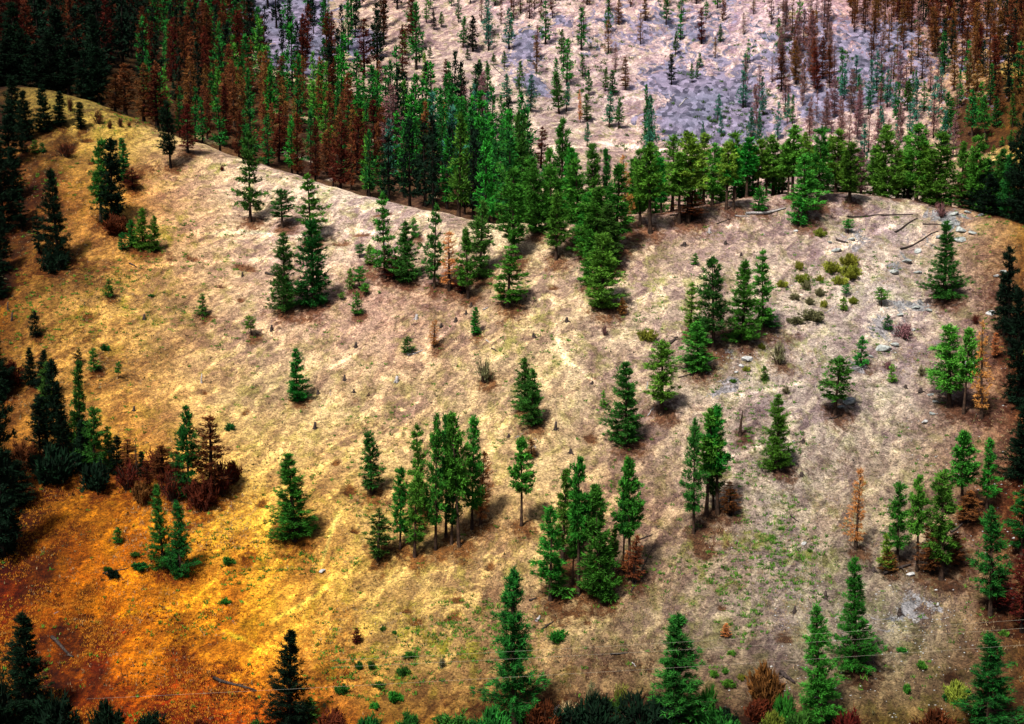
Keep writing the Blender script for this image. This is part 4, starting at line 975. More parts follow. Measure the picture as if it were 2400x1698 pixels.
for a in [
 (622, 646, 665, 653, .20, 'log_dark', 'dark fallen log with raised end crossing the dense pine on the left slope', 1),
 (1747, 505, 1842, 492, .26, 'log_pale', 'thick pale log on the ridge under the small bright young pine', 2),
 (1722, 508, 1755, 512, .10, 'log_pale', 'thin broken log left of the thick pale one on the ridge', 2),
 (1986, 511, 2064, 506, .16, 'log_dark', 'long dark log near the ridge top left of the rocks', 3),
 (2064, 507, 2140, 505, .13, 'log_dark', 'thin dark log running on from the long one below the rocky crest', 1),
 (2098, 548, 2150, 516, .16, 'log_dark', 'slanting dark log, upper of two parallel ones below the crest', 0),
 (2110, 588, 2198, 547, .17, 'log_dark', 'long slanting dark log, lower of two parallel ones below the crest', 1),
 (2162, 528, 2212, 532, .13, 'log_dark', 'short dark log just left of the grey slabs', 0),
 (1680, 528, 1712, 516, .10, 'log_dark', 'thin dark stick below the olive ridge clump', 1),
 (1570, 508, 1592, 504, .12, 'log_dark', 'short dark log at the foot of the slight ridge pine', 0),
 (1570, 812, 1588, 795, .22, 'log_dark', 'short thick charred log left of the bright bushy pine', 2),
 (1590, 888, 1650, 872, .09, 'log_dark', 'thin dark branch under the bright bushy pine', 2),
 (1430, 652, 1466, 640, .12, 'log_dark', 'dark stick at the right side of the full pine below the saddle', 1),
 (304, 620, 320, 633, .14, 'log_dark', 'short dark log on the left slope under the low clump', 0),
 (1133, 733, 1145, 724, .12, 'log_pale', 'short grey log above the slim little pine', 0),
 (1152, 820, 1165, 827, .12, 'log_dark', 'short dark log right of the slim little pine', 0),
 (955, 836, 992, 826, .09, 'log_pale', 'forked grey log under the little conical pine', 3),
 (1140, 800, 1148, 808, .08, 'log_pale', 'small pale stick above the olive bush', 0),
 (1497, 1268, 1528, 1256, .11, 'log_dark', 'dark stick right of the lower centre grove', 1),
 (2070, 1352, 2134, 1327, .24, 'log_dark', 'thick dark log lying under the right hand trio', 3),
 (2228, 1254, 2262, 1230, .16, 'log_dark', 'dark log between the trio and the bare trunked pine', 0),
 (1852, 1214, 1872, 1228, .10, 'log_dark', 'thin dark log left of the orange dead pine', 1),
 (1430, 1540, 1472, 1534, .13, 'log_dark', 'dark log on the slope left of the bushy bottom pine', 1),
 (1482, 1556, 1490, 1566, .07, 'log_pale', 'short pale stick above the cable, lower centre', 0),
 (1240, 1412, 1256, 1404, .14, 'log_dark', 'dark log at the left foot of the lower centre grove', 0),
 (1258, 1462, 1266, 1450, .18, 'log_pale', 'short grey log right of the very large bottom pine', 0),
 (1268, 1480, 1298, 1462, .10, 'log_dark', 'thin stick with roots right of the very large bottom pine', 2),
 (1828, 1582, 1862, 1604, .26, 'log_dark', 'charred log left of the large bottom right pine', 1),
 (122, 1502, 172, 1548, .20, 'log_dark', 'dark log on red grass beside the black lower left pine', 1),
 (500, 1590, 600, 1625, .18, 'log_dark', 'long dark log on red grass at the lower left', 2),
 (240, 1352, 300, 1334, .10, 'log_dark', 'thin stick reaching past the black low shrub', 0),
 (1518, 980, 1532, 962, .08, 'log_pale', 'pale leaning stick under the airy olive pine', 0),
 (1516, 915, 1519, 895, .08, 'log_pale', 'pale stick left of the airy olive pine', 0),
 (1700, 790, 1726, 776, .09, 'log_dark', 'thin stick between the layered pine and the dense cone shaped one', 0),
 (1933, 735, 1962, 718, .06, 'log_pale', 'thin pale stick right of the shrub rows', 0),
 (1960, 566, 1988, 572, .2, 'log_dark', 'dark slab like log under the small bright pine', 0),
 (1480, 1395, 1530, 1290, .07, 'log_dark', 'thin dark branch on the bare ground by the lower centre grove', 0),
 (1945, 985, 1975, 975, .1, 'log_dark', 'dark stick under the pine with spreading crown', 2),
 (2215, 1330, 2232, 1300, .06, 'log_dark', 'thin leaning branch right of the trio', 0),
 (1310, 70, 1318, 90, .12, 'log_dark', 'dark leaning stick beside the far gully', 0),
 (1592, 252, 1612, 232, .2, 'log_pale', 'pale fallen trunk across the blue scree', 0),
 (1155, 155, 1180, 178, .12, 'log_dark', 'thin fallen trunk on the pale far spur', 0)]:
    log(*a)

def stump(px, py, h, r, mat, label, name='tree_stump', cat='stump', kind=0):
    x, y = cast(px, py); z = float(H(np.array([x]), np.array([y]))[0]); R = np.random.default_rng(int(px * 3 + py))
    st = Sticks(8); st.tube(np.array([[0, 0, -.3], [0, 0, 0], [.03, .02, h * .5], [.08 * h, .04, h]]), [r * 1.6, r * 1.25, r, r * .75])
    for k in range(4):
        a = R.uniform(0, 6.28); st.tube(np.array([[0, 0, .15], [math.cos(a) * r * 1.6, math.sin(a) * r * 1.6, .12], [math.cos(a) * r * 3.2, math.sin(a) * r * 3.2, -.1]]), [r * .45, r * .3, r * .12], 6)
    if kind: st.tube(np.array([[0, 0, h * .6], [.3, .1, h * .9], [.7, .2, h * 1.0]]), [r * .4, r * .25, r * .1], 6)
    o = link(name, st.mesh(name, M[mat])); o.location = (x, y, z); tag(o, label, cat, 'stumps on the hillside')
for a in [
 (976, 750, .8, .22, 'log_pale', 'grey stump with a side root above the little conical pine'),
 (1034, 770, .6, .2, 'log_dark', 'small dark stump right of the orange sapling top'),
 (1068, 755, .7, .22, 'log_dark', 'dark stump left of the slim little pine'),
 (1092, 738, .6, .16, 'log_dark', 'small dark stump up left of the slim little pine'),
 (1104, 722, .7, .18, 'log_dark', 'dark stump just above the slim little pine top'),
 (834, 818, .8, .22, 'log_dark', 'dark jagged stump right of the medium dense green pine'),
 (636, 778, .9, .2, 'log_dark', 'forked dark stump above the medium dense green pine'),
 (807, 895, .9, .18, 'log_dark', 'thin dark stump in the middle of the left centre slope'),
 (930, 898, .9, .25, 'log_pale', 'grey stump with pale roots in the centre of the slope'),
 (829, 922, .5, .16, 'log_dark', 'tiny dark stump below the thin dark one'),
 (864, 930, .5, .14, 'bark', 'tiny reddish stump below the centre left stumps'),
 (738, 1010, 1.0, .22, 'log_dark', 'dark stump over open grass above the broad bushy pine'),
 (745, 928, .6, .2, 'log_dark', 'low dark stump right of the medium dense green pine foot'),
 (1328, 756, .7, .24, 'log_dark', 'charred round stump on the slope left of the bare small bush'),
 (1250, 790, .6, .2, 'log_dark', 'small charred stump below the open layered pine'),
 (1302, 1010, 1.2, .2, 'log_dark', 'upright dark stump right of the leaning dark pair'),
 (1337, 1065, .6, .22, 'log_dark', 'round dark stump below the upright dark one'),
 (1700, 575, .6, .24, 'log_dark', 'dark stump on the bare ridge slope left'),
 (1604, 576, .6, .3, 'log_dark', 'grey dark stump on the slope under the ridge pines'),
 (1737, 600, .5, .2, 'log_dark', 'low dark stump above the layered pines on the right slope'),
 (1662, 548, .8, .2, 'log_pale', 'pale forked stump below the olive ridge clump'),
 (2122, 913, .5, .22, 'log_dark', 'small black stump right of the small yellowish pine'),
 (2157, 922, .6, .3, 'log_dark', 'dark stump left of the twin olive pines foot'),
 (2108, 1442, .8, .24, 'log_dark', 'black stump in the grey gravel patch'),
 (2047, 1344, .5, .24, 'log_dark', 'small black stump left of the thick dark log'),
 (1878, 1118, .5, .24, 'log_dark', 'small black stump right of the shapely lone pine'),
 (1882, 1038, .5, .22, 'log_dark', 'small dark stump above right of the shapely lone pine'),
 (1934, 1410, .9, .2, 'log_dark', 'leaning dark stump above the large green bottom pine'),
 (1862, 1438, .8, .18, 'log_dark', 'dark stump left of the spire shaped bright pine'),
 (338, 752, .8, .2, 'log_dark', 'dark stump on the left slope under two little pines'),
 (28, 755, 1.3, .14, 'log_dark', 'thin dark post like stump near the left edge'),
 (18, 728, 1.3, .12, 'log_dark', 'thin dark stump at the left edge above another'),
 (314, 968, .7, .16, 'log_dark', 'small dark stump on straw grass above the rusty dead trees'),
 (568, 655, .7, .14, 'log_dark', 'tiny dark stump right of a dug scar on the left slope'),
 (472, 900, 1.4, .09, 'log_pale', 'thin broken stem above a small dug hole, left'),
 (1192, 1030, .5, .16, 'log_dark', 'tiny dark stump left of the bare stemmed lone pine top'),
 (1388, 905, .4, .16, 'log_dark', 'tiny stump in a small pit left of the big dark pine')]:
    stump(*a)

def rock(px, py, s, mat, label, flat=0.5):
    x, y = cast(px, py); z = float(H(np.array([x]), np.array([y]))[0]); R = np.random.default_rng(int(px * 5 + py))
    import bmesh
    bm = bmesh.new(); bmesh.ops.create_icosphere(bm, subdivisions=2, radius=1.0)
    off = R.uniform(0.7, 1.2, 8); ax_ = R.normal(0, 1, (8, 3)); ax_ /= np.linalg.norm(ax_, axis=1)[:, None]
    for v in bm.verts:                                             # cut flat faces off the ball
        p = np.array(v.co)
        for q in range(8):
            d = p @ ax_[q] - 0.72 * off[q]
            if d > 0: p = p - ax_[q] * d
        v.co = p * np.array([s * 1.2, s, s * flat])
    me = bpy.data.meshes.new('rock'); bm.to_mesh(me); bm.free(); me.materials.append(M[mat])
    o = link('rock', me); o.location = (x, y, z + s * flat * 0.15); o.rotation_euler = (R.uniform(-.3, .3), R.uniform(-.3, .3), R.uniform(0, 6))
    tag(o, label, 'rock', 'rocks on the right slope')
for a in [
 (2222, 527, 1.0, 'rock', 'large grey slab right of the bare bush on the crest'), (2252, 540, 1.1, 'rock', 'broad grey slab in the crest outcrop'),
 (2280, 548, .8, 'rock', 'grey slab at the right end of the crest outcrop'), (2248, 565, 1.1, 'rock', 'flat pale slab at the foot of the crest outcrop'),
 (2235, 505, .9, 'rock', 'grey slab on the skyline of the crest'), (2268, 500, .7, 'rock', 'small slab on the skyline of the crest, right'),
 (2300, 505, .6, 'rock', 'small rock last on the skyline crest to the right'), (2200, 560, .7, 'rock', 'grey rock left under the crest outcrop'),
 (2150, 590, .8, 'rock', 'grey rock under the long slanting log'), (2125, 615, 1.0, 'rock', 'mossy grey slab left of the large dense pine'),
 (2095, 640, .9, 'rock', 'mossy slab below the mossy one left of the dense pine'), (2150, 640, .7, 'rock', 'small grey rock by the left side of the large dense pine'),
 (1960, 590, .9, 'rock', 'grey slab above the yellow green shrub patch'), (1995, 565, .7, 'rock', 'grey rock under the small bright pine'),
 (1945, 572, .5, 'rock', 'small grey rock left under the small bright pine'),
 (2145, 725, .8, 'rock', 'blue grey boulder above the grey brown bush'), (2110, 740, .6, 'rock', 'blue grey rock between the bush and the narrow young pine'),
 (2175, 730, .7, 'rock', 'pale rock right of the blue grey boulder'), (2068, 820, 1.3, 'rock', 'biggest blue grey boulder right of the bright young pine'),
 (2098, 812, .8, 'rock', 'blue grey rock right of the biggest boulder'), (2040, 838, .5, 'rock', 'small rock left of the biggest boulder'),
 (2140, 775, .5, 'rock', 'small pale rock right of the grey brown bush'), (2322, 735, .8, 'rock_white', 'pale rock near the amber dead trees'),
 (2270, 858, .9, 'rock_white', 'white rock behind the bare trunk of the right twin'), (2168, 992, .6, 'rock_white', 'white rock below the twin olive pines'),
 (1750, 844, .9, 'rock_white', 'bright white rock at the top of the white rock line'), (1738, 862, .5, 'rock_white', 'white rock second in the white rock line'),
 (1726, 878, .4, 'rock_white', 'small white rock last in the white rock line'), (1990, 942, 1.1, 'rock', 'grey boulder right of the pine with spreading crown'),
 (1970, 960, .6, 'rock', 'small grey boulder by the trunk of the spreading pine'), (2134, 1352, .5, 'rock_white', 'small white rock at the foot of the right hand trio'),
 (1885, 1275, .45, 'rock_white', 'small white rock left of the orange dead pine'), (2180, 930, .5, 'rock', 'grey rock left foot of the wide olive twin'),
 (2195, 945, .6, 'rock', 'dark grey rock under the wide olive twin'), (2184, 970, .5, 'rock', 'grey rock down left of the wide olive twin'),
 (755, 1342, .5, 'rock_white', 'small white rock below the broad bushy pine'), (1865, 545, .4, 'rock_white', 'small pale rock at the foot of the bright front pine'),
 (2355, 640, .8, 'rock', 'grey rock by the dark pine at the right edge'), (2335, 650, .6, 'rock_white', 'pale rock left of the dark pine at the right edge')]:
    rock(*a)

# ------------------------------------------------------------------ beyond the ridge
def inpoly(x, y, P):
    c = False; n = len(P)
    for i in range(n):
        (x1, y1), (x2, y2) = P[i], P[(i + 1) % n]
        if (y1 > y) != (y2 > y) and x < (x2 - x1) * (y - y1) / (y2 - y1) + x1: c = not c
    return c
FOREST = [  # polygon in the photo (tree feet), spacing in metres, [(form, needles, share)], height range, label, group
 ([(-60, -60), (330, -60), (330, 120), (260, 200), (-60, 150)], 4.6, [('farg', 'K', .75), ('fard', 'r', .25)], (14, 22), '{c} {k} in the dark wood of the upper left corner', 'trees of the dark upper left wood'),
 ([(330, -60), (560, -60), (620, 140), (460, 260), (330, 250)], 4.6, [('farg', 'K', .35), ('farg', 'D', .2), ('fard', 'r', .45)], (12, 18), '{c} {k} in the mixed brown wood at the upper left', 'trees of the brown upper left wood'),
 ([(330, 240), (460, 180), (700, 240), (900, 320), (870, 500), (600, 420), (380, 320)], 3.5, [('fard', 'R', .42), ('fard', 'r', .16), ('farg', 'D', .24), ('farg', 'G', .04), ('farg', 'O', .14)], (9, 16), '{c} {k} on the rusty forest edge along the left ridge', 'trees on the rusty forest edge'),
 ([(500, 170), (700, 225), (900, 265), (1000, 310), (1000, 420), (800, 340), (600, 270), (480, 200)], 3.9, [('farg', 'G', .18), ('farg', 'D', .55), ('farg', 'K', .12), ('fard', 'R', .08), ('farg', 'O', .14)], (10, 20), '{c} {k} in the middle of the dense forest behind the left ridge', 'trees in the middle of the dense forest'),
 ([(860, 310), (1100, 265), (1240, 400), (1200, 600), (1080, 580), (860, 520)], 3.8, [('farg', 'G', .30), ('farg', 'D', .50), ('farg', 'K', .14), ('farg', 'T', .04), ('fard', 'P', .02)], (11, 20), '{c} {k} in the thick green forest nearest the saddle', 'trees in the green forest by the saddle'),
 ([(560, -40), (950, -40), (960, 60), (1000, 190), (900, 200), (700, 200), (600, 170)], 10, [('farg', 'K', .5), ('farg', 'D', .2), ('fard', 'r', .3)], (13, 22), '{c} {k} before the violet scree at the top left', 'trees before the violet scree'),
 ([(940, -30), (1180, -30), (1200, 90), (1120, 75), (1000, 60)], 7, [('farg', 'D', .3), ('fard', 'r', .4), ('farg', 'O', .3)], (7, 13), '{c} {k} above the pale far spur at the top', 'trees above the pale far spur'),
 ([(1140, 40), (1195, 60), (1195, 120), (1140, 120)], 6, [('farg', 'T', 1)], (12, 15), 'blue green {k} in the small stand right of the pale far spur', 'blue green stand by the far spur'),
 ([(1180, -40), (1310, -40), (1300, 45), (1200, 50)], 3.8, [('fard', 'r', .8), ('fard', 'P', .2)], (9, 13), '{c} {k} in the dark burnt patch above the gully', 'burnt trees above the gully'),
 ([(1260, 110), (1420, 60), (1480, 215), (1380, 240), (1260, 250), (1255, 180)], 9, [('farg', 'D', .25), ('farg', 'G', .1), ('fard', 'R', .35), ('fard', 'P', .3)], (9, 15), '{c} {k} on the pale slope right of the gully', 'trees on the slope right of the gully'),
 ([(1330, -40), (1900, -40), (1880, 60), (1400, 50)], 8, [('fard', 'R', .45), ('fard', 'r', .2), ('farg', 'D', .2), ('farg', 'O', .15)], (9, 14), '{c} {k} along the top edge above the blue scree', 'trees along the top edge'),
 ([(1430, 60), (1860, 60), (1840, 200), (1500, 130)], 11, [('fard', 'P', .45), ('fard', 'R', .3), ('farg', 'G', .25)], (7, 13), '{c} {k} on the stony slope above the blue scree', 'trees above the blue scree'),
 ([(1740, 180), (1850, 180), (1860, 340), (1740, 340)], 6, [('fard', 'P', .75), ('farg', 'T', .25)], (9, 14), '{c} {k} right beside the blue scree', 'thin trees beside the blue scree'),
 ([(1820, 60), (1950, 40), (1960, 220), (1830, 220)], 4.0, [('fard', 'P', .5), ('fard', 'r', .3), ('fard', 'R', .3)], (9, 15), '{c} {k} in the burnt stand on the far right slope', 'burnt stand on the far slope'),
 ([(1980, -40), (2130, -40), (2140, 80), (2000, 80)], 3.4, [('fard', 'r', .7), ('fard', 'R', .3)], (11, 15), '{c} {k} in the deep red patch at the top right', 'deep red patch at the top right'),
 ([(2130, -40), (2480, -40), (2480, 180), (2350, 210), (2180, 150)], 4.0, [('fard', 'r', .5), ('fard', 'R', .3), ('farg', 'K', .2)], (10, 16), '{c} {k} in the red brown wood of the upper right corner', 'red brown wood of the upper right corner'),
 ([(2040, 80), (2180, 80), (2200, 200), (2040, 180)], 5.0, [('fard', 'R', .5), ('fard', 'r', .3), ('fard', 'P', .2)], (9, 13), '{c} {k} scattered below the deep red patch', 'trees below the deep red patch'),
 ([(1960, 210), (2200, 200), (2220, 330), (2010, 310)], 4.6, [('farg', 'T', .6), ('farg', 'D', .12), ('fard', 'P', .28)], (9, 14), '{c} {k} in the blue green stand behind the right ridge', 'blue green stand behind the right ridge'),
 ([(1880, 270), (2250, 280), (2230, 400), (1900, 390)], 5, [('fard', 'P', .7), ('farg', 'T', .3)], (8, 13), '{c} {k} just behind the ridge row on the right', 'pale trees just behind the ridge row'),
 ([(2200, 170), (2460, 170), (2440, 250), (2300, 310), (2220, 330)], 5, [('farg', 'D', .35), ('farg', 'G', .3), ('fard', 'R', .4)], (11, 16), '{c} {k} on the dark slope above the pale spur on the right', 'trees above the right spur'),
]
COLN = {'K': 'blackish', 'D': 'dark green', 'G': 'green', 'O': 'olive', 'T': 'blue green', 'R': 'rusty', 'r': 'deep brown', 'P': 'mauve brown', 'A': 'orange', 'B': 'bright green'}
FARSPOT = [  # single trees that can be told apart: column, foot row, top row, width, form, needles, label
 (1108, 122, 38, 34, 'farg', 'K', 'large dark pine at the top of the pale far spur'), (1085, 112, 40, 26, 'farg', 'D', 'dark pine left of the large one on the pale far spur'),
 (1007, 138, 110, 14, 'farg', 'D', 'tiny dark pine in the middle of the pale far spur'), (996, 200, 124, 20, 'farg', 'O', 'thin olive pine under the tiny dark one on the far spur'),
 (1046, 205, 140, 26, 'fard', 'r', 'red brown dead tree on the pale far spur'), (1097, 142, 115, 16, 'farg', 'D', 'tiny pine under the large dark one on the far spur'),
 (1158, 152, 126, 16, 'farg', 'D', 'tiny pine at the right side of the far spur'), (1182, 158, 120, 18, 'farg', 'D', 'small pine at the right end of the far spur'),
 (1124, 245, 142, 30, 'farg', 'D', 'tall dark pine low on the far spur, left one'), (1142, 235, 145, 26, 'farg', 'D', 'tall dark pine low on the far spur, right one'),
 (1188, 245, 175, 28, 'farg', 'T', 'pale green pine low at the right of the far spur'), (950, 130, 70, 26, 'farg', 'O', 'olive pine at the left side of the far spur'),
 (1017, 72, 25, 18, 'farg', 'K', 'dark small pine at the top left of the far spur'), (1035, 65, 28, 16, 'farg', 'D', 'second dark small pine at the top left of the far spur'),
 (1217, 220, 145, 26, 'farg', 'D', 'dark pine at the foot of the gully, left'), (1243, 262, 178, 30, 'farg', 'T', 'blue green pine at the foot of the gully, right'),
 (1310, 268, 170, 34, 'farg', 'D', 'dark pine first in the row above the far track'), (1327, 262, 195, 24, 'farg', 'T', 'thin pine second in the row above the far track'),
 (1360, 288, 212, 12, 'fard', 'A', 'pale orange dead spire in the row above the far track'), (1376, 285, 222, 32, 'farg', 'D', 'stout dark pine right of the pale orange dead spire'),
 (1428, 300, 218, 32, 'farg', 'T', 'blue green pine with bare stem above the far track'), (1450, 302, 230, 24, 'farg', 'D', 'dark pine right of the blue green one above the far track'),
 (1376, 345, 288, 20, 'farg', 'T', 'blue green pine alone below the far track'), (1437, 225, 166, 28, 'farg', 'D', 'dark dense pine on the slope between burnt trees'),
 (1418, 215, 158, 18, 'farg', 'D', 'narrow dark pine left of the dark dense one'), (1380, 225, 165, 20, 'farg', 'D', 'dark pine left side of the burnt slope'),
 (1365, 180, 128, 22, 'farg', 'D', 'dark pine high on the burnt slope'), (1466, 212, 135, 28, 'fard', 'R', 'rusty tall dead tree left of the blue scree'),
 (1315, 125, 70, 22, 'farg', 'D', 'dark pine at the top of the burnt slope'), (1522, 390, 202, 30, 'farg', 'D', 'very tall dark green spire left of the blue scree'),
 (1530, 400, 225, 36, 'farg', 'T', 'blue green spire joined to the very tall dark one'), (1518, 420, 310, 40, 'farg', 'T', 'lower blue green pine at the foot of the tall spires'),
 (1574, 200, 128, 24, 'farg', 'K', 'dark pine alone above the blue scree'), (1622, 196, 150, 14, 'farg', 'D', 'dark slim pine, left of three above the blue scree'),
 (1634, 186, 148, 14, 'farg', 'D', 'dark slim pine, middle of three above the blue scree'), (1640, 160, 124, 14, 'farg', 'D', 'dark slim pine, upper of three above the blue scree'),
 (1583, 130, 74, 16, 'farg', 'D', 'slim green pine higher up above the blue scree'), (1682, 284, 222, 20, 'farg', 'T', 'blue green pine on the blue scree'),
 (1760, 325, 255, 24, 'farg', 'T', 'blue green pine at the right side of the blue scree'), (1780, 335, 262, 18, 'farg', 'T', 'pale slim pine right of the one beside the blue scree'),
 (1845, 292, 222, 14, 'farg', 'T', 'slim blue green pine, left of two on the right scree'), (1857, 292, 222, 16, 'farg', 'D', 'slim dark pine, right of two on the right scree'),
 (1880, 250, 150, 14, 'fard', 'P', 'thin dead trunk above the two slim pines'), (1940, 294, 235, 20, 'fard', 'P', 'lone dead tree in the middle of the right scree'),
 (1691, 320, 270, 16, 'farg', 'T', 'pale thin pine just above the ridge pines right of the scree'), (1648, 330, 285, 12, 'farg', 'T', 'very thin pale pine at the foot of the blue scree'),
 (2014, 240, 175, 18, 'farg', 'D', 'dark slim pine at the left of the blue green stand'), (2064, 240, 172, 22, 'farg', 'D', 'dark pine at the top of the blue green stand'),
 (2126, 262, 186, 30, 'farg', 'D', 'dark wide pine in the middle of the blue green stand'), (2035, 270, 212, 24, 'farg', 'T', 'blue pine in the left of the blue green stand'),
 (2145, 210, 165, 12, 'farg', 'D', 'small dark pine above the blue green stand'), (2228, 310, 230, 34, 'farg', 'D', 'dark green pine left of the dark slope on the right'),
 (2278, 320, 212, 36, 'farg', 'D', 'tall dark pine at the top left of the pale spur'), (2308, 325, 225, 40, 'farg', 'D', 'broad dark pine in the middle above the pale spur'),
 (2335, 300, 228, 26, 'farg', 'D', 'dark pine above the pale spur, right of the broad one'), (2332, 225, 168, 26, 'farg', 'K', 'dark pine higher on the right slope'),
 (2365, 240, 180, 30, 'farg', 'K', 'black pine higher on the right slope, near the edge'), (2312, 350, 322, 16, 'farg', 'K', 'small dark pine at the left of the pale spur'),
 (2348, 346, 320, 12, 'farg', 'D', 'tiny pine alone on the pale spur, left'), (2369, 340, 305, 14, 'farg', 'D', 'tiny pine alone on the pale spur, right'),
 (2328, 365, 340, 14, 'farg', 'O', 'tiny olive pine low on the pale spur'), (2373, 300, 222, 20, 'farg', 'D', 'slim pine at the upper end of the pale spur'),
 (760, 75, 0, 28, 'farg', 'K', 'tall black spire pine in front of the violet scree'), (735, 80, -5, 20, 'farg', 'K', 'slim black pine left of the tall black spire'),
 (832, 90, 0, 32, 'farg', 'K', 'broad black pine right of the violet scree'), (662, 130, 38, 20, 'farg', 'K', 'slim dark pine left of the violet scree'),
 (1040, 330, 240, 16, 'fard', 'A', 'pale orange dead tree inside the green forest'), (2065, 330, 250, 22, 'farg', 'T', 'pale blue green pine low in the blue green stand'),
 (1268, 395, 300, 40, 'fard', 'r', 'dark red dead tree between forest and saddle pines'),
 (1450, 60, 0, 22, 'fard', 'R', 'rusty dead pine at the top edge above the far slope'), (1512, 50, -5, 24, 'fard', 'R', 'rusty wide dead pine right of another at the top edge'),
 (1561, 60, -5, 24, 'farg', 'D', 'dark pine at the top edge above the stony slope'), (1644, 105, 20, 24, 'fard', 'r', 'dark red dead pine with long black trunk above the stony slope'),
 (1694, 50, -5, 16, 'fard', 'R', 'slim rusty tree at the top edge right of centre'), (1688, 100, 58, 16, 'farg', 'D', 'small dark pine on the stony slope, right'),
]
def far_tree(px, py, h, w, form, mt, label, cat, name, group):
    x, y = cast(px, py, y0=ridge_y(px) + 8)
    z = float(H(np.array([x]), np.array([y]))[0])
    e = plant(x, y, z, h, w, form, mt, name, barkm='bark_black' if mt in 'Kr' else ('bark_grey' if mt == 'P' else 'bark'))
    return tag(e, label, cat, group)
occupied = []
for (px, py, t, w, form, mt, lab) in FARSPOT:
    x, y = cast(px, py, y0=ridge_y(px) + 8); z = float(H(np.array([x]), np.array([y]))[0])
    h = max(1.5, float(slopes(px, t)[1]) * y - z)
    dead = form == 'fard'
    far_tree(px, py, h, w * y / F, form, mt, lab, 'dead tree' if dead else 'pine tree', 'dead_tree' if dead else 'pine_tree', 'single trees beyond the ridge')
    occupied.append((x, y, 3.0))
def cast_many(px, py, y0):
    a, c = slopes(px, py); y = np.array(y0, float); alive = np.ones(len(px), bool); hit = np.full(len(px), 999.0)
    for s in range(560):
        up = alive & (Hraw(a * y, y) < c * y)
        y = np.where(up, y + 1.0, y); alive = up
        if not alive.any(): break
    y = np.where(alive, 999.0, y); return a * y, y
def where_words(px, py):
    """the nearest single tree that a label can point at, and on which side of it this one stands"""
    best = min(MARKS, key=lambda f: (f[0] - px)**2 + (f[1] - py)**2 * 1.5)
    dx, dy = px - best[0], py - best[1]
    d = 'right' if dx > 0 else 'left'
    if abs(dy) > abs(dx) * 1.2: d = 'below' if dy > 0 else 'above'
    elif abs(dy) > abs(dx) * 0.5: d = ('lower ' if dy > 0 else 'upper ') + d
    near = math.hypot(dx, dy)
    return near, d, best[6]
R5 = np.random.default_rng(55)
MARKS = [f for f in FARSPOT if len(f[6].split()) <= 9] + [(f[0], f[1], 0, 0, 0, 0, f[6]) for f in PINES + DEAD if f[1] < 640 and len(f[6].split()) <= 9]
MARKS += [(f[0], 440, 0, 0, 0, 0, f[6]) for f in RIDGE if len(f[6].split()) <= 9]
rest = []
singles = []
for (poly, sp, mixf, hr, lab, grp) in FOREST:
    xs = [p[0] for p in poly]; ys = [p[1] for p in poly]
    N = 2500
    PXs = R5.uniform(min(xs), max(xs), N); PYs = R5.uniform(min(ys), max(ys), N)
    m = polymask(PXs, PYs, poly); PXs, PYs = PXs[m], PYs[m]
    Xs, Ys = cast_many(PXs, PYs, np.interp(PXs, KP, RY) + 5)
    for px, py, x, y in zip(PXs, PYs, Xs, Ys):
        if y > 880: continue
        if occupied:
            O = np.array(occupied)
            if (((x - O[:, 0])**2 + ((y - O[:, 1]) / 1.5)**2) < (0.5 * (sp + np.minimum(O[:, 2], sp * 1.3)))**2).any(): continue
        occupied.append((x, y, sp))
        u = R5.random() * sum(q[2] for q in mixf)
        for q in mixf:
            u -= q[2]
            if u <= 0: break
        h = R5.uniform(*hr)
        singles.append((h / y * (0.6 if q[1] == 'K' else 1.0), x, y, h, q[0], q[1], lab, grp))
singles.sort(key=lambda s: -s[0])
cnt = {'farg': 0, 'fard': 0}
LIM = {'farg': 300 - sum(o.name.startswith('pine_tree') for o in COL.objects), 'fard': 300 - sum(o.name.startswith('dead_tree') for o in COL.objects)}
for (_, x, y, h, form, mt, lab, grp) in singles:
    z = float(H(np.array([x]), np.array([y]))[0])
    w = h * (R5.uniform(.23, .37) if form == 'farg' else R5.uniform(.22, .34))
    if cnt[form] < LIM[form]:
        cnt[form] += 1
        dead = form == 'fard'
        e = plant(x, y, z, h, w, form, mt, 'dead_tree' if dead else 'pine_tree', barkm='bark_black' if mt in 'Kr' else ('bark_grey' if mt == 'P' else 'bark'))
        kn = 'dead tree' if dead else 'pine'
        ppx, ppy = to_px(x, y, z); near, d, ref = where_words(float(ppx), float(ppy))
        l = lab.format(k=kn, c=COLN[mt])
        if near < 170:
            side = {'left': 'left of', 'right': 'right of', 'above': 'above', 'below': 'below'}.get(d, d + ' of')
            l = f"{'tall ' if h > 13.5 else ('short ' if h < 10 else '')}{COLN[mt]} {kn} {'close ' if near < 45 else ''}{side} the {ref}"
            if len(l.split()) > 16: l = ' '.join(l.replace('close ', '').split()[:16])
        tag(e, l, 'dead tree' if dead else 'pine tree', grp)
    else: rest.append((x, y, z, h, w, form, mt))
from collections import defaultdict
dups = defaultdict(list)
for o in COL.objects:
    if o.get('label') and o.parent is None: dups[o['label']].append(o)
ORD = ['leftmost'] + [f'{w_}-from-left' for w_ in 'second third fourth fifth sixth seventh eighth ninth tenth'.split()]
for l, os_ in dups.items():
    if 2 <= len(os_) <= 10 and len(l.split()) <= 16:
        os_.sort(key=lambda o: o.location.x / o.location.y)
        for k, o in enumerate(os_): o['label'] = ORD[k] + ' ' + (l if len(l.split()) <= 15 else ' '.join(l.replace('tall ', '', 1).replace('short ', '', 1).replace('close ', '', 1).replace('deep brown', 'brown', 1).split()[:15]))
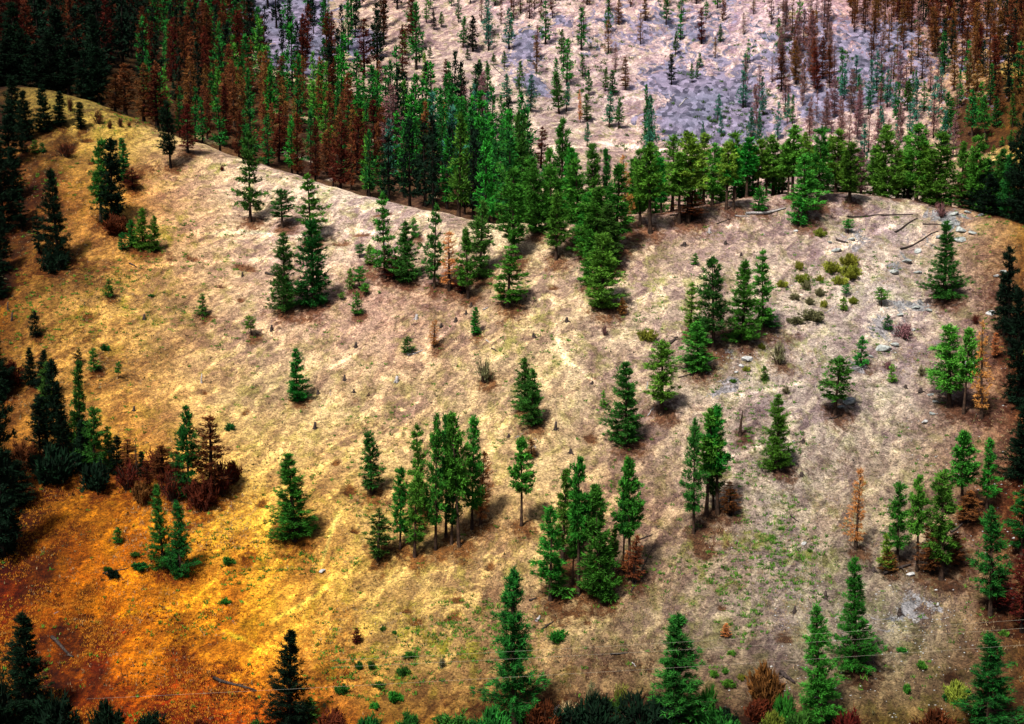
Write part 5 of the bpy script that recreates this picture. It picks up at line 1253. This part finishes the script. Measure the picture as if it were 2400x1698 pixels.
def merged(name, items, label):
    mats = sorted({i[6] for i in items}); Vs = []; Fs = []; Ms = []; Ts = []; k = 0
    for n, (x, y, z, h, w, form, mt) in enumerate(items):
        lib = VAR['low' if form == 'farg' else 'lowd']; T = lib[n % len(lib)]
        a_ = R5.uniform(0, 6.28); ca, sa = math.cos(a_), math.sin(a_)
        for me, mi in ((T['crown'], mats.index(mt)), (T['trunk'], len(mats))):
            nv = len(me.vertices); V = np.empty(nv * 3, np.float32); me.vertices.foreach_get('co', V); V = V.reshape(-1, 3)
            s = w / T['W']; V = np.c_[(V[:, 0] * ca - V[:, 1] * sa) * s + x, (V[:, 0] * sa + V[:, 1] * ca) * s + y, V[:, 2] * h / T['H'] + z]
            q = np.empty(len(me.loops), np.int32); me.loops.foreach_get('vertex_index', q)
            if mi == len(mats):
                q = q.reshape(-1, 4); q = np.concatenate([q[:, [0, 1, 2]], q[:, [0, 2, 3]]]); t = np.zeros(nv, np.float32)
            else:
                q = q.reshape(-1, 3); t = np.empty(nv, np.float32); me.attributes['tip'].data.foreach_get('value', t)
                t = np.clip(t + R5.uniform(-.15, .2), 0, 1)
            Vs.append(V); Fs.append(q + k); Ms.append(np.full(len(q), mi, np.int32)); Ts.append(t); k += nv
    me = mesh_np(name, np.concatenate(Vs), np.concatenate(Fs), None, {'tip': np.concatenate(Ts)})
    for mt in mats: me.materials.append(M[mt])
    me.materials.append(M['bark_black'])
    me.polygons.foreach_set('material_index', np.concatenate(Ms)); me.update()
    tag(link(name, me), label, 'forest', kind='stuff')
if rest: merged('distant_forest', rest, 'mass of further pines and dead trees filling the woods beyond the ridge')
print('COUNT singles', cnt, 'rest', len(rest))

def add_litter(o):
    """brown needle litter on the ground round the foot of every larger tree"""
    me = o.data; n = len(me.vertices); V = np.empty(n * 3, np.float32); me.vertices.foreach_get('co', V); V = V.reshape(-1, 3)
    s = np.empty(n, np.float32); me.attributes['soil_vignette'].data.foreach_get('value', s)
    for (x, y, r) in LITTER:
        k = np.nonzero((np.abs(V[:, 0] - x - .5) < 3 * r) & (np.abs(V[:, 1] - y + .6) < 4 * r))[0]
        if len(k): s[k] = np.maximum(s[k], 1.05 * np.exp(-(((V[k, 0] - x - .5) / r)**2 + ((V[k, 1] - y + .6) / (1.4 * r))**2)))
    me.attributes['soil_vignette'].data.foreach_set('value', s)
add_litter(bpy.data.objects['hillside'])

# ------------------------------------------------------------------ cables crossing in front of the lower slope
def cable(p1, p2, dist, sag, label):
    ends = []
    for (px, py) in (p1, p2):
        a, b = slopes(px, py); ends.append(np.array([a * dist, dist, b * dist]))
    st = Sticks(6); n = 40; P = []
    e0 = ends[0] + (ends[0] - ends[1]) * 0.25; e1 = ends[1] + (ends[1] - ends[0]) * 0.35
    for k in range(n):
        t = k / (n - 1); p = e0 + (e1 - e0) * t; p = p - np.array([0, 0, sag * 4 * t * (1 - t)]); P.append(p)
    st.tube(np.array(P), [0.0045] * n)
    o = link('overhead_cable', st.mesh('overhead_cable', M['wire'])); tag(o, label, 'cable', 'overhead cables')
cable((640, 1612), (2400, 1505), 118, 0.35, 'lowest and brightest thin cable crossing the bottom pines')
cable((1100, 1545), (2400, 1467), 122, 0.3, 'middle thin cable across the lower right slope')
cable((1100, 1528), (2400, 1447), 124, 0.3, 'uppermost thin cable across the lower right slope')

# ------------------------------------------------------------------ grass tufts, green forbs, stones: uncountable
def scatter(n, x0, x1, y0, y1, R):
    """random ground points as seen, with their photo position"""
    px = R.uniform(x0, x1, n); py = R.uniform(y0, y1, n)
    a, b = slopes(px, py); y = np.full(n, 160.0); alive = np.ones(n, bool)
    for s in range(220):
        up = alive & (Hraw(a * y, y) < b * y); y = np.where(up, y + 1.0, y); alive = up
        if not up.any(): break
    lo, hi = y - 1.0, y
    for s in range(7):
        mid = (lo + hi) / 2; u = Hraw(a * mid, mid) < b * mid; lo = np.where(u, mid, lo); hi = np.where(u, hi, mid)
    y = hi; x = a * y; return px, py, x, y, H(x, y)
def tufts(name, n, region, size, wd, nb, mat, label, cat, R, dens=None, up=1.2, spread=.5):
    px, py, x, y, z = scatter(n, *region, R)
    ry = np.interp(px, KP, RY); keep = (y < ry + 1) & (y < 345)
    if dens is not None: keep &= R.random(n) < dens(px, py, x, y)
    x, y, z = x[keep], y[keep], z[keep]
    C = np.stack([x, y, z], 1); m = len(C)
    sc = R.uniform(.5, 1.3, m)
    c = np.repeat(C, nb, 0) + np.c_[R.normal(0, size * .45, (m * nb, 2)), np.zeros(m * nb)]
    d = R.normal(0, spread, (m * nb, 3)); d[:, 2] = np.abs(d[:, 2]) + up; d /= np.linalg.norm(d, axis=1)[:, None]
    side = np.cross(d, R.normal(0, 1, (m * nb, 3))); side /= np.linalg.norm(side, axis=1)[:, None] + 1e-9
    L = (size * np.repeat(sc, nb) * R.uniform(.6, 1.2, m * nb))[:, None]
    V = np.stack([c - side * wd, c + side * wd, c + d * L], 1).reshape(-1, 3)
    tp = np.repeat(R.uniform(0, .6, m), nb); tip = np.stack([tp, tp, tp + .4], 1).ravel()
    o = link(name, mesh_np(name, V, np.arange(len(V)).reshape(-1, 3), M[mat], {'tip': tip}))
    tag(o, label, cat, kind='stuff')
R6 = np.random.default_rng(66)
def dgreen(px, py, x, y): return np.clip(blobs(px, py, GREEN) - 0.15 + 0.9 * fbm(x, y, 7.0, 3), 0.02, 1)
def dstraw(px, py, x, y): return np.clip(0.35 + 2.2 * fbm(x + 11, y, 9.0, 3) + 1.2 * fbm(x, y + 44, 2.0, 2), 0.0, 1) * np.clip((px + 100) / 500, 0.1, 1) * np.clip((1650 - py) / 200, 0.1, 1)
def dred(px, py, x, y): return np.clip(1.3 - np.hypot(px - 0, (py - 1750) * 1.1) / 700, 0, 1) * np.clip(.5 + 2 * fbm(x, y, 6.0, 3), 0, 1)
tufts('straw_grass', 60000, (-40, 2440, 240, 1720), .30, .035, 4, 'W', 'pale dry grass tufts all over the hillside', 'grass', R6, dstraw)
tufts('green_weeds', 34000, (-40, 2440, 240, 1720), .42, .07, 12, 'Y2', 'low green weeds growing through the dry grass', 'weeds', R6, dgreen, up=.5, spread=.7)
tufts('amber_grass', 90000, (-40, 1100, 1050, 1760), .24, .028, 5, 'AG', 'amber and orange dry grass tufts in the lower left', 'grass', R6, dred)
tufts('rust_grass', 40000, (-40, 1000, 1050, 1760), .30, .04, 6, 'r', 'dark rust red dead weeds in clumps in the lower left', 'weeds', R6, lambda px, py, x, y: dred(px, py, x, y) * np.clip(-.1 + 3.0 * fbm(x + 70, y, 5.0, 3), 0, 1), up=.6)
tufts('black_weeds', 16000, (-40, 2440, 240, 1760), .30, .06, 6, 'K', 'low blackish tufts and dead twigs in patches on the hillside', 'weeds', R6, lambda px, py, x, y: np.clip(-.25 + 2.6 * fbm(x + 170, y * 1.6, 6.0, 4), 0, 1) * np.clip(1.3 - px / 900, 0.25, 1), up=.5)
tufts('dark_weeds', 9000, (-40, 2440, 240, 1720), .34, .05, 5, 'S', 'low grey brown dead weeds on the slope', 'weeds', R6, lambda px, py, x, y: np.clip(.2 + 1.5 * fbm(x + 70, y, 8.0, 3), 0, 1), up=.5, spread=.7)
# loose stones
px, py, x, y, z = scatter(9000, 1650, 2420, 440, 1720, R6)
w = np.clip(blobs(px, py, SCREE) * 0.7 + .02 + .5 * fbm(x, y, 12.0, 3), 0, 1)
k = (R6.random(len(x)) < w) & (y < np.interp(px, KP, RY))
x, y, z = x[k], y[k], z[k]; m = len(x); s = R6.uniform(.04, .15, m) * (1 + .8 * (R6.random(m) > .93))
oc = np.array([[1, 0, 0], [0, 1, 0], [-1, 0, 0], [0, -1, 0], [0, 0, 1], [0, 0, -1.]])
fc = np.array([[0, 1, 4], [1, 2, 4], [2, 3, 4], [3, 0, 4], [1, 0, 5], [2, 1, 5], [3, 2, 5], [0, 3, 5]])
V = (np.stack([x, y, z], 1)[:, None] + (oc * [1.2, 1, .6])[None] * s[:, None, None] * R6.uniform(.6, 1.3, (m, 6, 1))).reshape(-1, 3)
Fc = (fc[None] + np.arange(m)[:, None, None] * 6).reshape(-1, 3)
tag(link('loose_stones', mesh_np('loose_stones', V, Fc, M['rock_white'])), 'small pale stones strewn over the right part of the hillside', 'stones', kind='stuff')

px, py = R6.uniform(1150, 2440, 2600), R6.uniform(-10, 440, 2600)
x, y = cast_many(px, py, np.interp(px, KP, RY) + 8)
k = (y < 850) & (R6.random(2600) < np.clip(.25 + 1.5 * fbm(x, y, 25.0, 3), 0, 1)); x, y = x[k], y[k]; z = H(x, y); m = len(x)
V, tip = blades(np.stack([x, y, z], 1).repeat(5, 0) + R6.normal(0, .55, (m * 5, 3)) * [1, 1, .25], np.tile([0, 0, .6], (m * 5, 1)), 7, .8, .12, .6, R6)
tag(link('far_shrubs', mesh_np('far_shrubs', V, np.arange(len(V)).reshape(-1, 3), M['D'], {'tip': tip})), 'small dark green bushes dotted over the far hillside', 'bushes', kind='stuff')
